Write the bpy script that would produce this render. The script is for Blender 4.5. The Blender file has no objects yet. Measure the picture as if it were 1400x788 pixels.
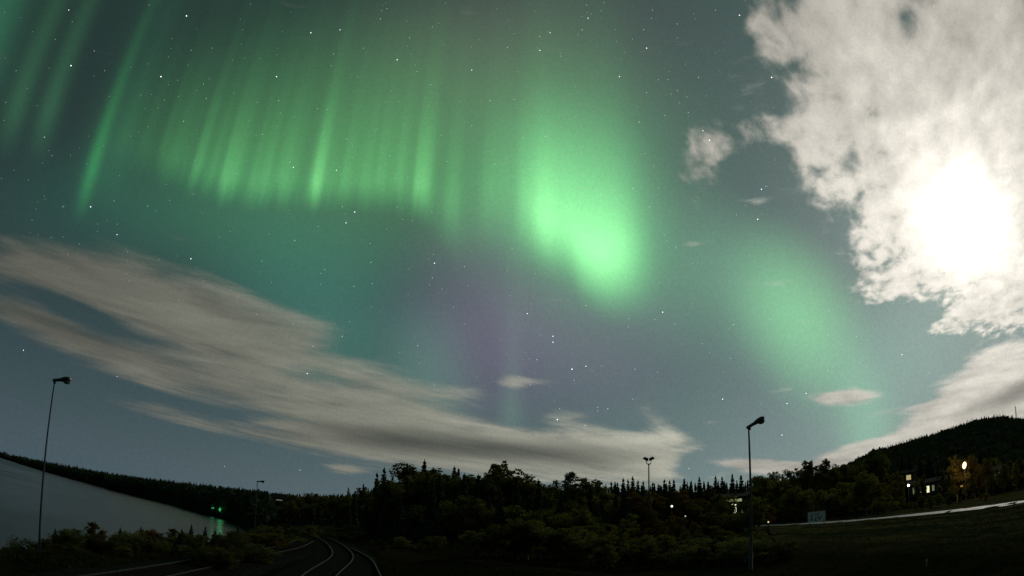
import bpy, math, random
import numpy as np
from mathutils import Matrix, Vector

R = math.radians
scene = bpy.context.scene
col = scene.collection

# ------------------------------------------------------------------ camera
F_PX = 905.0            # focal length of the fisheye in pixels of the 1400 px wide photo
PITCH, ROLL = R(20.2), R(1.5)

def cam2world(c):
    X = c[0] * math.cos(ROLL) - c[1] * math.sin(ROLL)
    Y = c[0] * math.sin(ROLL) + c[1] * math.cos(ROLL)
    Z = c[2]
    return Vector((X, Z * math.cos(PITCH) - Y * math.sin(PITCH), Y * math.cos(PITCH) + Z * math.sin(PITCH)))

def direction(px, py):
    """viewing direction (x east, y ahead, z up) measured at a point of the photo"""
    x, y = px - 700.0, 394.0 - py
    r = math.hypot(x, y) or 1e-6
    a = 2 * math.asin(r / 2 / F_PX)
    return cam2world((math.sin(a) * x / r, math.sin(a) * y / r, math.cos(a)))

def azel(px, py):
    d = direction(px, py)
    return math.degrees(math.atan2(d.x, d.y)), math.degrees(math.asin(d.z))

cam_data = bpy.data.cameras.new('camera')
cam = bpy.data.objects.new('camera', cam_data)
col.objects.link(cam)
scene.camera = cam
cam_data.type = 'PANO'
cam_data.panorama_type = 'FISHEYE_EQUISOLID'
cam_data.sensor_fit = 'HORIZONTAL'
cam_data.sensor_width = 36.0
cam_data.fisheye_lens = F_PX / 1400.0 * 36.0
cam_data.fisheye_fov = R(180)
cam_data.clip_start = 0.1
cam_data.clip_end = 60000
r_, u_, f_ = cam2world((1, 0, 0)), cam2world((0, 1, 0)), cam2world((0, 0, 1))
cam.matrix_world = Matrix(((r_.x, u_.x, -f_.x, 0), (r_.y, u_.y, -f_.y, 0), (r_.z, u_.z, -f_.z, 0), (0, 0, 0, 1)))

scene.view_settings.view_transform = 'Standard'
scene.view_settings.look = 'None'
scene.view_settings.gamma = 1
scene.view_settings.exposure = 0.0
scene.cycles.use_denoising = True
scene.cycles.max_bounces = 4
scene.cycles.sample_clamp_indirect = 3

# ------------------------------------------------------------------ night sky
MOON = direction(1318, 298)
MOON_AZ, MOON_EL = azel(1318, 298)

world = bpy.data.worlds.new('World')
scene.world = world
world.use_nodes = True
NT = world.node_tree
for n in list(NT.nodes):
    NT.nodes.remove(n)

class G:
    """small expression helper on the world's node tree"""
    def __init__(s, nt): s.nt = nt
    def put(s, sock, v):
        if isinstance(v, bpy.types.NodeSocket): s.nt.links.new(v, sock)
        else: sock.default_value = v
    def m(s, op, a, b=0.0, c=0.0, clamp=False):
        n = s.nt.nodes.new('ShaderNodeMath'); n.operation = op; n.use_clamp = clamp
        s.put(n.inputs[0], a); s.put(n.inputs[1], b); s.put(n.inputs[2], c)
        return n.outputs[0]
    def add(s, a, b): return s.m('ADD', a, b)
    def sub(s, a, b): return s.m('SUBTRACT', a, b)
    def mul(s, a, b): return s.m('MULTIPLY', a, b)
    def mad(s, a, b, c): return s.m('MULTIPLY_ADD', a, b, c)
    def expn(s, a): return s.m('EXPONENT', a)
    def ss(s, x, a, b, o0=0.0, o1=1.0, kind='SMOOTHSTEP'):
        n = s.nt.nodes.new('ShaderNodeMapRange'); n.interpolation_type = kind
        s.put(n.inputs['Value'], x); s.put(n.inputs['From Min'], a); s.put(n.inputs['From Max'], b)
        s.put(n.inputs['To Min'], o0); s.put(n.inputs['To Max'], o1)
        return n.outputs['Result']
    def vm(s, op, a, b=None, scale=None):
        n = s.nt.nodes.new('ShaderNodeVectorMath'); n.operation = op
        s.put(n.inputs[0], a)
        if b is not None: s.put(n.inputs[1], b)
        if scale is not None: s.put(n.inputs['Scale'], scale)
        return n.outputs['Value'] if op in ('DOT_PRODUCT', 'LENGTH') else n.outputs['Vector']
    def xyz(s, x, y, z):
        n = s.nt.nodes.new('ShaderNodeCombineXYZ')
        s.put(n.inputs[0], x); s.put(n.inputs[1], y); s.put(n.inputs[2], z)
        return n.outputs[0]
    def noise(s, vec, scale, detail=4.0, rough=0.5, dist=0.0, dim='3D'):
        n = s.nt.nodes.new('ShaderNodeTexNoise'); n.noise_dimensions = dim
        if dim == '1D': s.put(n.inputs['W'], vec)
        else: s.put(n.inputs['Vector'], vec)
        n.inputs['Scale'].default_value = scale; n.inputs['Detail'].default_value = detail
        n.inputs['Roughness'].default_value = rough; n.inputs['Distortion'].default_value = dist
        return n.outputs['Fac']
    def curve(s, x, x0, x1, y1, pts):
        """piecewise smooth function of x through pts"""
        t = s.ss(x, x0, x1, kind='LINEAR')
        n = s.nt.nodes.new('ShaderNodeFloatCurve')
        s.put(n.inputs['Value'], t)
        c = n.mapping.curves[0]
        P = [((p - x0) / (x1 - x0), q / y1) for p, q in pts]
        c.points[0].location = P[0]; c.points[1].location = P[-1]
        for p in P[1:-1]: c.points.new(*p)
        for p in c.points: p.handle_type = 'AUTO_CLAMPED'
        n.mapping.update()
        return s.mul(n.outputs[0], y1)
    def blob(s, vec, px, py, rx, ry, ang=0.0, soft=True):
        """soft patch of sky: 1 at its heart, 0 at its rim (rx, ry in photo pixels, ang clockwise)"""
        c = direction(px, py)
        ca, sa = math.cos(R(ang)), math.sin(R(ang))
        e = 4.0
        a = (direction(px + ca * e, py + sa * e) - direction(px - ca * e, py - sa * e)) / (2 * e)
        b = (direction(px + sa * e, py - ca * e) - direction(px - sa * e, py + ca * e)) / (2 * e)
        la, lb = a.length * rx, b.length * ry
        a.normalize(); b = (b - a * b.dot(a)).normalized(); k = a.cross(b)
        n = s.nt.nodes.new('ShaderNodeMapping'); n.vector_type = 'TEXTURE'
        M = Matrix((a, b, k)).transposed()
        n.inputs['Location'].default_value = c
        n.inputs['Rotation'].default_value = M.to_euler('XYZ')
        n.inputs['Scale'].default_value = (la, lb, 1.2)
        s.put(n.inputs['Vector'], vec)
        g = s.nt.nodes.new('ShaderNodeTexGradient'); g.gradient_type = 'SPHERICAL'
        s.nt.links.new(n.outputs[0], g.inputs[0])
        return s.ss(g.outputs['Fac'], 0.0, 1.0) if soft else g.outputs['Fac']
    def rgbmul(s, v, c):
        return s.vm('SCALE', c, scale=v)
    def mix(s, f, a, b):
        n = s.nt.nodes.new('ShaderNodeMix'); n.data_type = 'VECTOR'
        s.put(n.inputs[0], f); s.put(n.inputs[4], a); s.put(n.inputs[5], b)
        return n.outputs[1]

g = G(NT)
tc = NT.nodes.new('ShaderNodeTexCoord')
D = tc.outputs['Generated']
sep = NT.nodes.new('ShaderNodeSeparateXYZ'); NT.links.new(D, sep.inputs[0])
X, Y, Z = sep.outputs
AZ = g.mul(g.m('ARCTAN2', X, Y), 57.29578)
EL = g.mul(g.m('ARCSINE', Z), 57.29578)
ELp = g.m('MAXIMUM', EL, 0.0)
MA = g.mul(g.m('ARCCOSINE', g.vm('DOT_PRODUCT', D, tuple(MOON))), 57.29578)     # angle from the moon

# moonlit air: the sky model at the moon's place, faint, plus the wider glow round the moon
sky = NT.nodes.new('ShaderNodeTexSky'); sky.sky_type = 'NISHITA'
sky.sun_disc = False
sky.sun_elevation = R(MOON_EL); sky.sun_rotation = R(MOON_AZ)
air = g.vm('SCALE', sky.outputs[0], scale=0.0032)
low = g.expn(g.mul(ELp, -1 / 14.0))
glow = g.mul(g.expn(g.mul(MA, -1 / 27.0)), g.add(low, 0.42))
total = g.vm('ADD', air, g.rgbmul(glow, (0.240, 0.352, 0.335)))
total = g.vm('ADD', total, (0.009, 0.024, 0.016))
# bluer low band on both sides
total = g.vm('ADD', total, g.rgbmul(g.expn(g.mul(ELp, -1 / 11.0)), (0.034, 0.046, 0.080)))

# aurora --------------------------------------------------------------
def add_glow(v, c):
    global total
    total = g.vm('ADD', total, g.rgbmul(v, c))

ray_fine = g.noise(AZ, 0.55, 2.0, 0.55, dim='1D')
edge = g.curve(AZ, -60, 40, 40, [(-60, 27), (-45, 26.5), (-36, 26), (-32, 25.6), (-28, 25.3), (-19, 26.3), (-12, 27), (-9.4, 26.8),
                                 (-6.6, 25.2), (-4.6, 24.6), (-2.5, 25.2), (0.5, 24.5), (3, 23.3), (5, 22.5), (7, 20.6), (9.5, 19.8), (12, 19.8), (16, 21), (40, 22)])
# every ray: (photo x near the lower edge, half width, strength)
RAYS = [(150, 12, .06), (182, 9, .09), (212, 7, .17), (226, 6, .12), (240, 9, .12), (262, 6.5, .34), (275, 5, .14), (287, 6, .24), (309, 9, .52), (322, 6, .20), (345, 9, .22), (362, 8, .26), (384, 9, .24),
        (398, 6, .14), (433, 9.5, .62), (452, 7, .12), (474, 10, .22), (498, 9, .24), (520, 10, .24), (545, 9, .26), (575, 10, .58), (590, 7, .14), (620, 12, .34), (640, 8, .08), (668, 14, .34), (690, 9, .22), (712, 10, .30),
        (742, 23, 1.02), (782, 24, .58), (824, 32, 1.10), (860, 24, .50), (885, 24, .14)]
def ray_profile(px):
    broad = np.interp(px, [110, 170, 230, 330, 420, 560, 640, 700, 740, 800, 850, 900, 960], [0, .08, .15, .28, .31, .33, .20, .23, .34, .44, .34, .10, 0])
    return float(broad + sum(h_ * .85 * math.exp(-((px - x_) / (w_ * 1.12)) ** 2) for x_, w_, h_ in RAYS))
pts = [(-46.0, 0.0)]
for px in np.arange(118, 960, 7.0):
    y_ = float(np.interp(px, [118, 560, 700, 830, 960], [255, 250, 300, 370, 380]))
    pts.append((azel(px, y_)[0], ray_profile(px)))
pts.append((17.9, 0.0))
inten = g.curve(AZ, -46, 18, 1.8, pts)
inten = g.mul(inten, g.mul(g.ss(AZ, -46, -43), g.ss(AZ, 18, 15)))
over = g.sub(EL, g.add(edge, g.mul(g.mul(g.sub(g.noise(AZ, 0.8, 2.0, 0.5, dim='1D'), 0.5), 1.2), g.ss(AZ, 1, -6))))
sharp = g.curve(AZ, -60, 40, 8, [(-60, 3.0), (-20, 2.8), (-10, 3.2), (-7, 5), (-1, 7), (3, 5.5), (7, 6), (12, 7), (40, 7)])
rise = g.ss(over, g.mul(sharp, -0.5), g.mul(sharp, 0.7))
tall = g.curve(AZ, -60, 40, 8, [(-60, 5.5), (-20, 5.2), (-6, 5.2), (1, 6.4), (8, 6.6), (40, 6.5)])
ou = g.m('DIVIDE', g.m('MAXIMUM', over, 0.0), tall)
fall = g.expn(g.mul(g.mul(ou, ou), -0.55))
fall2 = g.expn(g.mul(ou, -0.62))
curt = g.mul(g.mul(rise, inten), g.mad(g.mul(g.sub(ray_fine, 0.5), 0.5), g.ss(AZ, 2, -4), 1.0))
shape = g.add(g.mul(fall, 0.52), g.mul(fall2, 0.36))
cv = g.mul(curt, shape)
add_glow(cv, (0.062, 0.420, 0.092))
add_glow(g.m('POWER', cv, 2.2), (0.20, 0.48, 0.19))
# wide dim veil above the curtain, reddish green higher up
add_glow(g.blob(D, 560, 190, 500, 235, -4), (0.044, 0.135, 0.042))
add_glow(g.blob(D, 700, 60, 320, 200, 0), (0.035, 0.022, 0.022))
add_glow(g.blob(D, 790, 300, 250, 260, 0), (0.050, 0.130, 0.062))
add_glow(g.blob(D, 790, 280, 150, 190, -20), (0.050, 0.170, 0.070))
add_glow(g.blob(D, 300, 300, 420, 130, 6), (0.002, 0.044, 0.024))
# the single lone ray on the left with its faint tail above
def ray(a0, w, e0, wrise, h, c, slope=0.0, wfade=0.0):
    a = g.sub(AZ, g.mad(g.sub(EL, e0), slope, a0))
    prof = g.expn(g.mul(g.mul(a, a), -1 / (w * w)))
    o = g.sub(EL, e0)
    v = g.mul(g.ss(o, 0, wrise), g.expn(g.mul(g.m('MAXIMUM', o, 0.0), -1 / h)))
    add_glow(g.mul(prof, v), c)
ray(-41.35, 0.66, 19.5, 6.5, 7.0, (0.030, 0.32, 0.070), -0.03)
ray(-39.9, 2.4, 20.5, 7.0, 10.0, (0.012, 0.085, 0.035), -0.03)
ray(-47.2, 1.1, 22.5, 6.0, 13.0, (0.02, 0.095, 0.035), -0.10)
ray(-50.5, 1.2, 22.0, 6.0, 14.0, (0.02, 0.09, 0.032), -0.10)
ray(-56.5, 3.0, 24.0, 6.0, 20.0, (0.02, 0.13, 0.06), -0.12)
# right-hand patch and its trail to the horizon
add_glow(g.blob(D, 1092, 430, 105, 160, -32), (0.055, 0.212, 0.062))
add_glow(g.blob(D, 1095, 455, 270, 115, 50), (0.040, 0.120, 0.055))
add_glow(g.blob(D, 960, 380, 240, 150, 20), (0.030, 0.090, 0.045))
add_glow(g.blob(D, 1185, 585, 60, 130, -12), (0.030, 0.110, 0.050))
add_glow(g.blob(D, 1230, 480, 130, 130, 0), (0.03, 0.07, 0.05))
# teal patch left of centre, violet patch and pale pillars under the curtain
add_glow(g.blob(D, 440, 430, 230, 170, 20), (0.008, 0.075, 0.048))
add_glow(g.blob(D, 590, 520, 90, 150, 4), (0.020, 0.062, 0.034))
add_glow(g.blob(D, 655, 430, 165, 210, 5), (0.054, 0.016, 0.060))
add_glow(g.blob(D, 790, 470, 200, 140, 0), (0.040, 0.010, 0.044))
ray(0.2, 1.0, 6.0, 4.0, 7.0, (0.035, 0.085, 0.045))

# clouds: one deck seen in perspective, streaked along the wind -------
zc = g.m('MAXIMUM', g.add(Z, 0.035), 0.03)
PX, PY = g.m('DIVIDE', X, zc), g.m('DIVIDE', Y, zc)
wa = R(36)
U = g.add(g.mul(PX, math.sin(wa)), g.mul(PY, math.cos(wa)))
V = g.sub(g.mul(PX, math.cos(wa)), g.mul(PY, math.sin(wa)))
n_str = g.noise(g.xyz(g.mul(U, 0.26), V, 0.0), 2.4, 6.0, 0.58, 0.35)
n_puff = g.noise(g.xyz(g.mul(U, 0.55), V, 3.0), 13.5, 4.2, 0.48, 0.25)
n_big = g.noise(g.xyz(U, V, 7.0), 0.9, 3.0, 0.5)
# fine texture of the low far clouds, laid out by height above the horizon
n_low = g.noise(g.xyz(g.mul(AZ, 0.055), g.mul(EL, 0.34), 1.0), 1.9, 6.0, 0.58, 0.2)

def mask(items):
    acc = None
    for it in items:
        w = it[5] if len(it) > 5 else 1.0
        b = g.blob(D, *it[:5])
        acc = g.mul(b, w) if acc is None else g.mad(b, w, acc)
    return acc

left = mask([(205, 415, 330, 88, 17), (330, 455, 170, 72, 22), (60, 370, 200, 55, 10, .6), (430, 455, 110, 40, 14, .45),
             (130, 475, 330, 44, 22, .95), (400, 545, 290, 46, 16, .9), (560, 545, 200, 60, 12, .75), (480, 520, 150, 40, 18, .4),
             (290, 580, 250, 20, 14, .62), (450, 600, 170, 26, 9, .7),
             (600, 612, 330, 60, 6, 1.1), (790, 625, 260, 54, 3, 1.1), (900, 610, 90, 34, -8, .55), (900, 575, 56, 30, 25, .55),
             (905, 655, 120, 26, 0, .6), (790, 580, 90, 30, 12, .42), (470, 642, 46, 11, 8, .75), (702, 522, 36, 16, 6, .62), (740, 522, 50, 10, 3, .3)])
left = g.sub(left, g.mul(g.blob(D, 105, 425, 130, 26, 24), 0.75))
left = g.sub(left, g.mul(g.blob(D, 430, 512, 80, 18, 14), 0.40))
left = g.sub(left, g.mul(g.blob(D, 950, 640, 46, 30, -20), 0.8))
ln = g.add(g.mul(g.sub(n_str, 0.5), 1.35), g.mul(g.sub(n_low, 0.5), 1.2))
left_d = g.mul(g.ss(g.add(left, ln), 0.10, 1.02), g.ss(left, 0.06, 0.26))

right = mask([(1300, 120, 310, 340, 0, 1.35), (1365, 285, 240, 215, 0, 1.3), (1150, 120, 120, 190, 10, .42), (1215, 330, 100, 140, 30, .30), (1120, 30, 110, 90, 0, .3),
              (1060, 30, 80, 70, 0, .50), (1420, 60, 200, 120, 0, .3), (955, 225, 56, 90, 10, .50), (1000, 180, 80, 56, 0, .36), (1085, 185, 60, 50, 0, .36),
              (1370, 395, 140, 60, -24, .75), (1390, 435, 90, 34, -16, .4), (1240, 388, 110, 36, -12, .5), (1330, 420, 160, 34, -22, .4)])
right = g.sub(right, g.mul(g.blob(D, 1290, 418, 120, 26, -24), 0.45))
rn = g.add(g.mul(g.sub(n_puff, 0.5), 2.4), g.mul(g.sub(n_big, 0.5), 0.5))
right_d = g.mul(g.ss(g.add(right, rn), 0.10, 0.90), g.ss(right, 0.08, 0.32))

lowr = mask([(1345, 520, 150, 62, -32, 1.0), (1300, 575, 170, 44, -20, 1.0), (1385, 555, 120, 70, -10, .7), (1155, 544, 78, 20, -2, 1.0), (1235, 560, 120, 12, -6, .35),
             (1040, 636, 90, 15, 1, 1.0), (1160, 622, 120, 22, -12, .85), (1260, 605, 150, 30, -14, .8), (1070, 534, 40, 8, -12, .3), (1115, 640, 120, 14, -6, .5),
             (1215, 440, 40, 10, -10, .25)])
lowr = g.sub(lowr, g.mul(g.blob(D, 1220, 590, 80, 20, 0), 0.25))
lowr_d = g.ss(g.add(lowr, g.add(g.mul(g.sub(n_low, 0.5), 1.5), g.mul(g.sub(n_puff, 0.5), 0.30))), 0.20, 0.74)

cl = g.add(g.mul(g.expn(g.mul(MA, -1 / 31.0)), 0.90), 0.022)                    # forward-scattered moonlight
cloud_tex = g.ss(g.add(g.mul(n_puff, 0.62), g.mul(n_big, 0.38)), 0.34, 0.64, 0.62, 1.12, 'LINEAR')
left_tex = g.ss(g.add(g.mul(n_str, 0.5), g.mul(n_low, 0.5)), 0.34, 0.66, 0.68, 1.26, 'LINEAR')
core = g.add(g.mul(g.blob(D, 560, 604, 210, 30, 6), 0.95), g.mul(g.blob(D, 760, 622, 200, 30, 4), 0.85))
core = g.add(core, g.add(g.mul(g.blob(D, 60, 440, 220, 22, 20), 0.45), g.mul(g.blob(D, 1395, 535, 100, 22, -18), 0.8)))
thick = g.sub(1.0, g.mul(g.m('MINIMUM', g.mul(core, g.ss(n_low, 0.3, 0.7, 0.8, 1.2, 'LINEAR')), 1.0), 0.74))
disc = g.expn(g.mul(g.m('POWER', g.mul(MA, 1 / 3.2), 2.0), -1.0))
halo = g.expn(g.mul(MA, -1 / 7.5))
bright = g.add(g.mul(cl, cloud_tex), g.add(g.mul(disc, 0.9), g.mul(halo, 0.38)))
c_right = g.rgbmul(g.mul(bright, g.sub(1.0, g.mul(g.blob(D, 1395, 535, 130, 26, -22), 0.55))), (1.06, 1.0, 0.88))
c_left = g.rgbmul(g.mul(g.mul(g.add(g.mul(cl, 1.18), 0.028), left_tex), thick), (1.07, 1.05, 0.85))
total = g.mix(g.mul(left_d, 0.84), total, c_left)
total = g.mix(g.mul(right_d, 0.93), total, c_right)
c_low = g.rgbmul(g.mul(g.add(cl, g.mul(halo, .3)), g.ss(g.add(g.mul(n_low, .7), g.mul(n_str, .3)), .36, .64, .62, 1.18, 'LINEAR')), (1.06, 1.0, 0.88))
c_low = g.vm('SCALE', c_low, scale=g.sub(1.0, g.mul(g.blob(D, 1395, 535, 130, 24, -22), 0.6)))
total = g.mix(g.mul(lowr_d, 0.92), total, c_low)
total = g.vm('ADD', total, g.rgbmul(g.add(g.mul(disc, 0.55), g.mul(halo, 0.10)), (1.0, 0.98, 0.93)))
# fine camera-like grain put into the sky brightness
grain = g.noise(D, 260.0, 1.0, 0.6)
total = g.vm('SCALE', total, scale=g.ss(grain, 0.2, 0.8, 0.93, 1.07, 'LINEAR'))
# below the horizon the sky is dark
total = g.vm('SCALE', total, scale=g.ss(EL, -4.0, -0.5, 0.15, 1.0))
bg = NT.nodes.new('ShaderNodeBackground'); NT.links.new(total, bg.inputs[0]); bg.inputs[1].default_value = 1.0
wo = NT.nodes.new('ShaderNodeOutputWorld'); NT.links.new(bg.outputs[0], wo.inputs[0])
world.cycles.sampling_method = 'MANUAL'
world.cycles.sample_map_resolution = 1024

# the moon's light
sl = bpy.data.lights.new('moonlight', 'SUN'); sl.energy = 0.30; sl.angle = R(3.0); sl.color = (1.0, 0.96, 0.88)
so = bpy.data.objects.new('moonlight', sl); col.objects.link(so)
so.rotation_euler = MOON.to_track_quat('Z', 'Y').to_euler(); so.location = (200, 200, 150)

if globals().get('SKY_ONLY'):
    raise SystemExit(0)

# ================================================================== helpers
rng = np.random.default_rng(7)
rnd = random.Random(11)

def lin(c):
    return tuple(((v / 255) / 12.92 if v / 255 <= 0.04045 else ((v / 255 + 0.055) / 1.055) ** 2.4) for v in c)

def material(name, base, rough=0.8, metal=0.0, vary=0.25, scale=3.0, base2=None, bump=0.0, spec=0.4, per_object=0.0, trans=0.0, coord='Object', hue_var=0.0):
    m = bpy.data.materials.new(name); m.use_nodes = True
    nt = m.node_tree; p = nt.nodes['Principled BSDF']
    t = nt.nodes.new('ShaderNodeTexCoord')
    n = nt.nodes.new('ShaderNodeTexNoise'); n.inputs['Scale'].default_value = scale; n.inputs['Detail'].default_value = 5
    nt.links.new(t.outputs[coord], n.inputs['Vector'])
    r = nt.nodes.new('ShaderNodeValToRGB')
    b2 = base2 or tuple(v * (1 - vary) for v in base)
    r.color_ramp.elements[0].position = 0.35; r.color_ramp.elements[1].position = 0.65
    r.color_ramp.elements[0].color = (*b2, 1); r.color_ramp.elements[1].color = (*tuple(v * (1 + vary * (0 if base2 else 1)) for v in base), 1)
    nt.links.new(n.outputs['Fac'], r.inputs[0])
    out = r.outputs[0]
    if per_object:
        oi = nt.nodes.new('ShaderNodeObjectInfo')
        hs = nt.nodes.new('ShaderNodeHueSaturation')
        mr = nt.nodes.new('ShaderNodeMapRange'); mr.inputs['To Min'].default_value = 1 - per_object; mr.inputs['To Max'].default_value = 1 + per_object
        nt.links.new(oi.outputs['Random'], mr.inputs['Value']); nt.links.new(mr.outputs[0], hs.inputs['Value'])
        if hue_var:
            wn = nt.nodes.new('ShaderNodeTexWhiteNoise'); wn.noise_dimensions = '1D'; nt.links.new(oi.outputs['Random'], wn.inputs['W'])
            mh = nt.nodes.new('ShaderNodeMapRange'); mh.inputs['To Min'].default_value = 0.5 - hue_var; mh.inputs['To Max'].default_value = 0.5 + hue_var * 0.4
            nt.links.new(wn.outputs['Value'], mh.inputs['Value']); nt.links.new(mh.outputs[0], hs.inputs['Hue'])
        nt.links.new(out, hs.inputs['Color']); out = hs.outputs[0]
    nt.links.new(out, p.inputs['Base Color'])
    p.inputs['Roughness'].default_value = rough; p.inputs['Metallic'].default_value = metal
    p.inputs['Specular IOR Level'].default_value = spec
    if bump:
        bm = nt.nodes.new('ShaderNodeBump'); bm.inputs['Strength'].default_value = bump
        nt.links.new(n.outputs['Fac'], bm.inputs['Height']); nt.links.new(bm.outputs[0], p.inputs['Normal'])
    return m

def emitter(name, c, strength):
    m = bpy.data.materials.new(name); m.use_nodes = True
    nt = m.node_tree; p = nt.nodes['Principled BSDF']
    p.inputs['Base Color'].default_value = (*c, 1)
    p.inputs['Emission Color'].default_value = (*c, 1); p.inputs['Emission Strength'].default_value = strength
    return m

def leafy(m, amount=0.38, tint=(1.5, 1.6, .8)):
    nt = m.node_tree; p = nt.nodes['Principled BSDF']; out = nt.nodes['Material Output']
    tr = nt.nodes.new('ShaderNodeBsdfTranslucent'); mx = nt.nodes.new('ShaderNodeMixShader'); mx.inputs[0].default_value = amount
    src = p.inputs['Base Color'].links[0].from_socket
    vm = nt.nodes.new('ShaderNodeVectorMath'); vm.operation = 'MULTIPLY'; vm.inputs[1].default_value = tint
    nt.links.new(src, vm.inputs[0]); nt.links.new(vm.outputs[0], tr.inputs['Color'])
    nt.links.new(p.outputs[0], mx.inputs[1]); nt.links.new(tr.outputs[0], mx.inputs[2]); nt.links.new(mx.outputs[0], out.inputs['Surface'])
    return m

class MB:
    def __init__(s): s.v = []; s.f = []; s.n = 0
    def add(s, v, f):
        s.v.append(np.asarray(v, float).reshape(-1, 3)); s.f += [tuple(int(i) + s.n for i in q) for q in f]; s.n += len(s.v[-1])
        return s
    def box(s, c, d, rz=0.0, rx=0.0, ry=0.0, taper=1.0):
        sx, sy, sz = [q / 2 for q in d]
        v = np.array([[x * (taper if z > 0 else 1), y * (taper if z > 0 else 1), z] for z in (-sz, sz) for y in (-sy, sy) for x in (-sx, sx)])
        M = np.array(Matrix.Rotation(rz, 3, 'Z') @ Matrix.Rotation(ry, 3, 'Y') @ Matrix.Rotation(rx, 3, 'X'))
        v = v @ M.T + np.array(c)
        return s.add(v, [(0, 2, 3, 1), (4, 5, 7, 6), (0, 1, 5, 4), (2, 6, 7, 3), (0, 4, 6, 2), (1, 3, 7, 5)])
    def tube(s, pts, rad, seg=8, cap=True):
        pts = [np.array(p, float) for p in pts]
        if not hasattr(rad, '__len__'): rad = [rad] * len(pts)
        V = []; F = []
        for i, p in enumerate(pts):
            t = pts[min(i + 1, len(pts) - 1)] - pts[max(i - 1, 0)]; t = t / (np.linalg.norm(t) + 1e-9)
            a = np.cross(t, [0, 0, 1.0]) if abs(t[2]) < 0.9 else np.cross(t, [1.0, 0, 0])
            a /= np.linalg.norm(a); b = np.cross(t, a)
            for k in range(seg):
                w = 2 * math.pi * k / seg
                V.append(p + rad[i] * (a * math.cos(w) + b * math.sin(w)))
        for i in range(len(pts) - 1):
            for k in range(seg):
                k2 = (k + 1) % seg
                F.append((i * seg + k, i * seg + k2, (i + 1) * seg + k2, (i + 1) * seg + k))
        if cap:
            F.append(tuple(range(seg))); F.append(tuple(range((len(pts) - 1) * seg, len(pts) * seg)))
        return s.add(V, F)
    def mesh(s, name, smooth=False):
        me = bpy.data.meshes.new(name)
        V = np.concatenate(s.v) if s.v else np.zeros((0, 3))
        me.from_pydata(V.tolist(), [], s.f)
        if smooth: me.polygons.foreach_set('use_smooth', [True] * len(me.polygons))
        me.update(); return me
    def build(s, name, m, parent=None, smooth=False):
        me = s.mesh(name, smooth); me.materials.append(m)
        return link(name, me, parent)

def quads_mesh(name, Q, m=None):
    """Q: (n,4,3) array of separate quads"""
    n = len(Q)
    me = bpy.data.meshes.new(name)
    me.vertices.add(n * 4); me.vertices.foreach_set('co', np.ascontiguousarray(Q, dtype=np.float32).ravel())
    me.loops.add(n * 4); me.loops.foreach_set('vertex_index', np.arange(n * 4, dtype=np.int32))
    me.polygons.add(n); me.polygons.foreach_set('loop_start', np.arange(0, n * 4, 4, dtype=np.int32))
    me.polygons.foreach_set('loop_total', np.full(n, 4, dtype=np.int32))
    me.update(calc_edges=True)
    if m: me.materials.append(m)
    return me

def link(name, data, parent=None, loc=None):
    o = bpy.data.objects.new(name, data); col.objects.link(o)
    if parent is not None: o.parent = parent
    if loc is not None: o.location = loc
    return o

def tag(o, label=None, cat=None, group=None, kind=None):
    if label: o['label'] = label
    if cat: o['category'] = cat
    if group: o['group'] = group
    if kind: o['kind'] = kind
    return o

def thing(name, loc, rz, label, cat, group=None):
    o = link(name, None, None, loc); o.rotation_euler = (0, 0, rz)
    return tag(o, label, cat, group)

def copy_tree(o, parent=None):
    c = o.copy(); col.objects.link(c)
    if parent is not None: c.parent = parent
    for ch in [q for q in bpy.data.objects if q.parent == o]:
        copy_tree(ch, c)
    return c

# ================================================================== terrain
WATER = -8.0
def hit(px, py, z):
    """ground point seen at a photo point for a surface at height z below the eye"""
    d = direction(px, py)
    t = z / d.z
    return d.x * t, d.y * t

# far water line of the lake, traced as bearing -> distance
far_line = []
for px, py in [(0, 626), (30, 635.5), (61, 645), (110, 658.5), (156, 671), (200, 682), (250, 695), (285, 705), (313, 714), (332, 721)]:
    a, e = azel(px, py)
    far_line.append((a, min(2600.0, WATER / math.tan(R(min(e, -0.12))))))
FA = np.array([-180, -120, -90, -60] + [q[0] for q in far_line] + [-20.8, -20.0, 180])
FR = np.array([20, 300, 2600, 2600] + [max(q[1], 0) for q in far_line] + [150, 60, 10.0])
# near water line
NA = np.array([-180, -110, -90, -60, -44, -38, -33, -28, -24, -21.6, -20.5, -20, 180])
NR = np.array([400, 300, 70, 58, 60, 66, 78, 96, 120, 138, 146, 100, 400.0])

sky_h = [(-60, .1), (-46, -.1), (-44, -.1), (-38, .0), (-31, .08), (-24, .15), (-20, .15), (-10, .5), (0, 1.0), (10, 1.4), (17, 1.4), (24, 1.6), (29, 2.6), (31, 3.3)]
for px, py in [(1194, 624), (1213, 621), (1247, 611), (1265, 606), (1298, 596), (1332, 585), (1350, 581), (1370, 579), (1400, 582)]:
    sky_h.append((azel(px, py)[0], azel(px, py)[1] - 0.25))
sky_h += [(52, 3.6), (60, 2.6), (90, 1.5), (180, 1.0)]
SA = np.array([-180] + [q[0] for q in sky_h]); SE = np.array([0.6] + [q[1] for q in sky_h])

def smooth(x, a, b):
    t = np.clip((x - a) / (b - a), 0, 1); return t * t * (3 - 2 * t)

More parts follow.
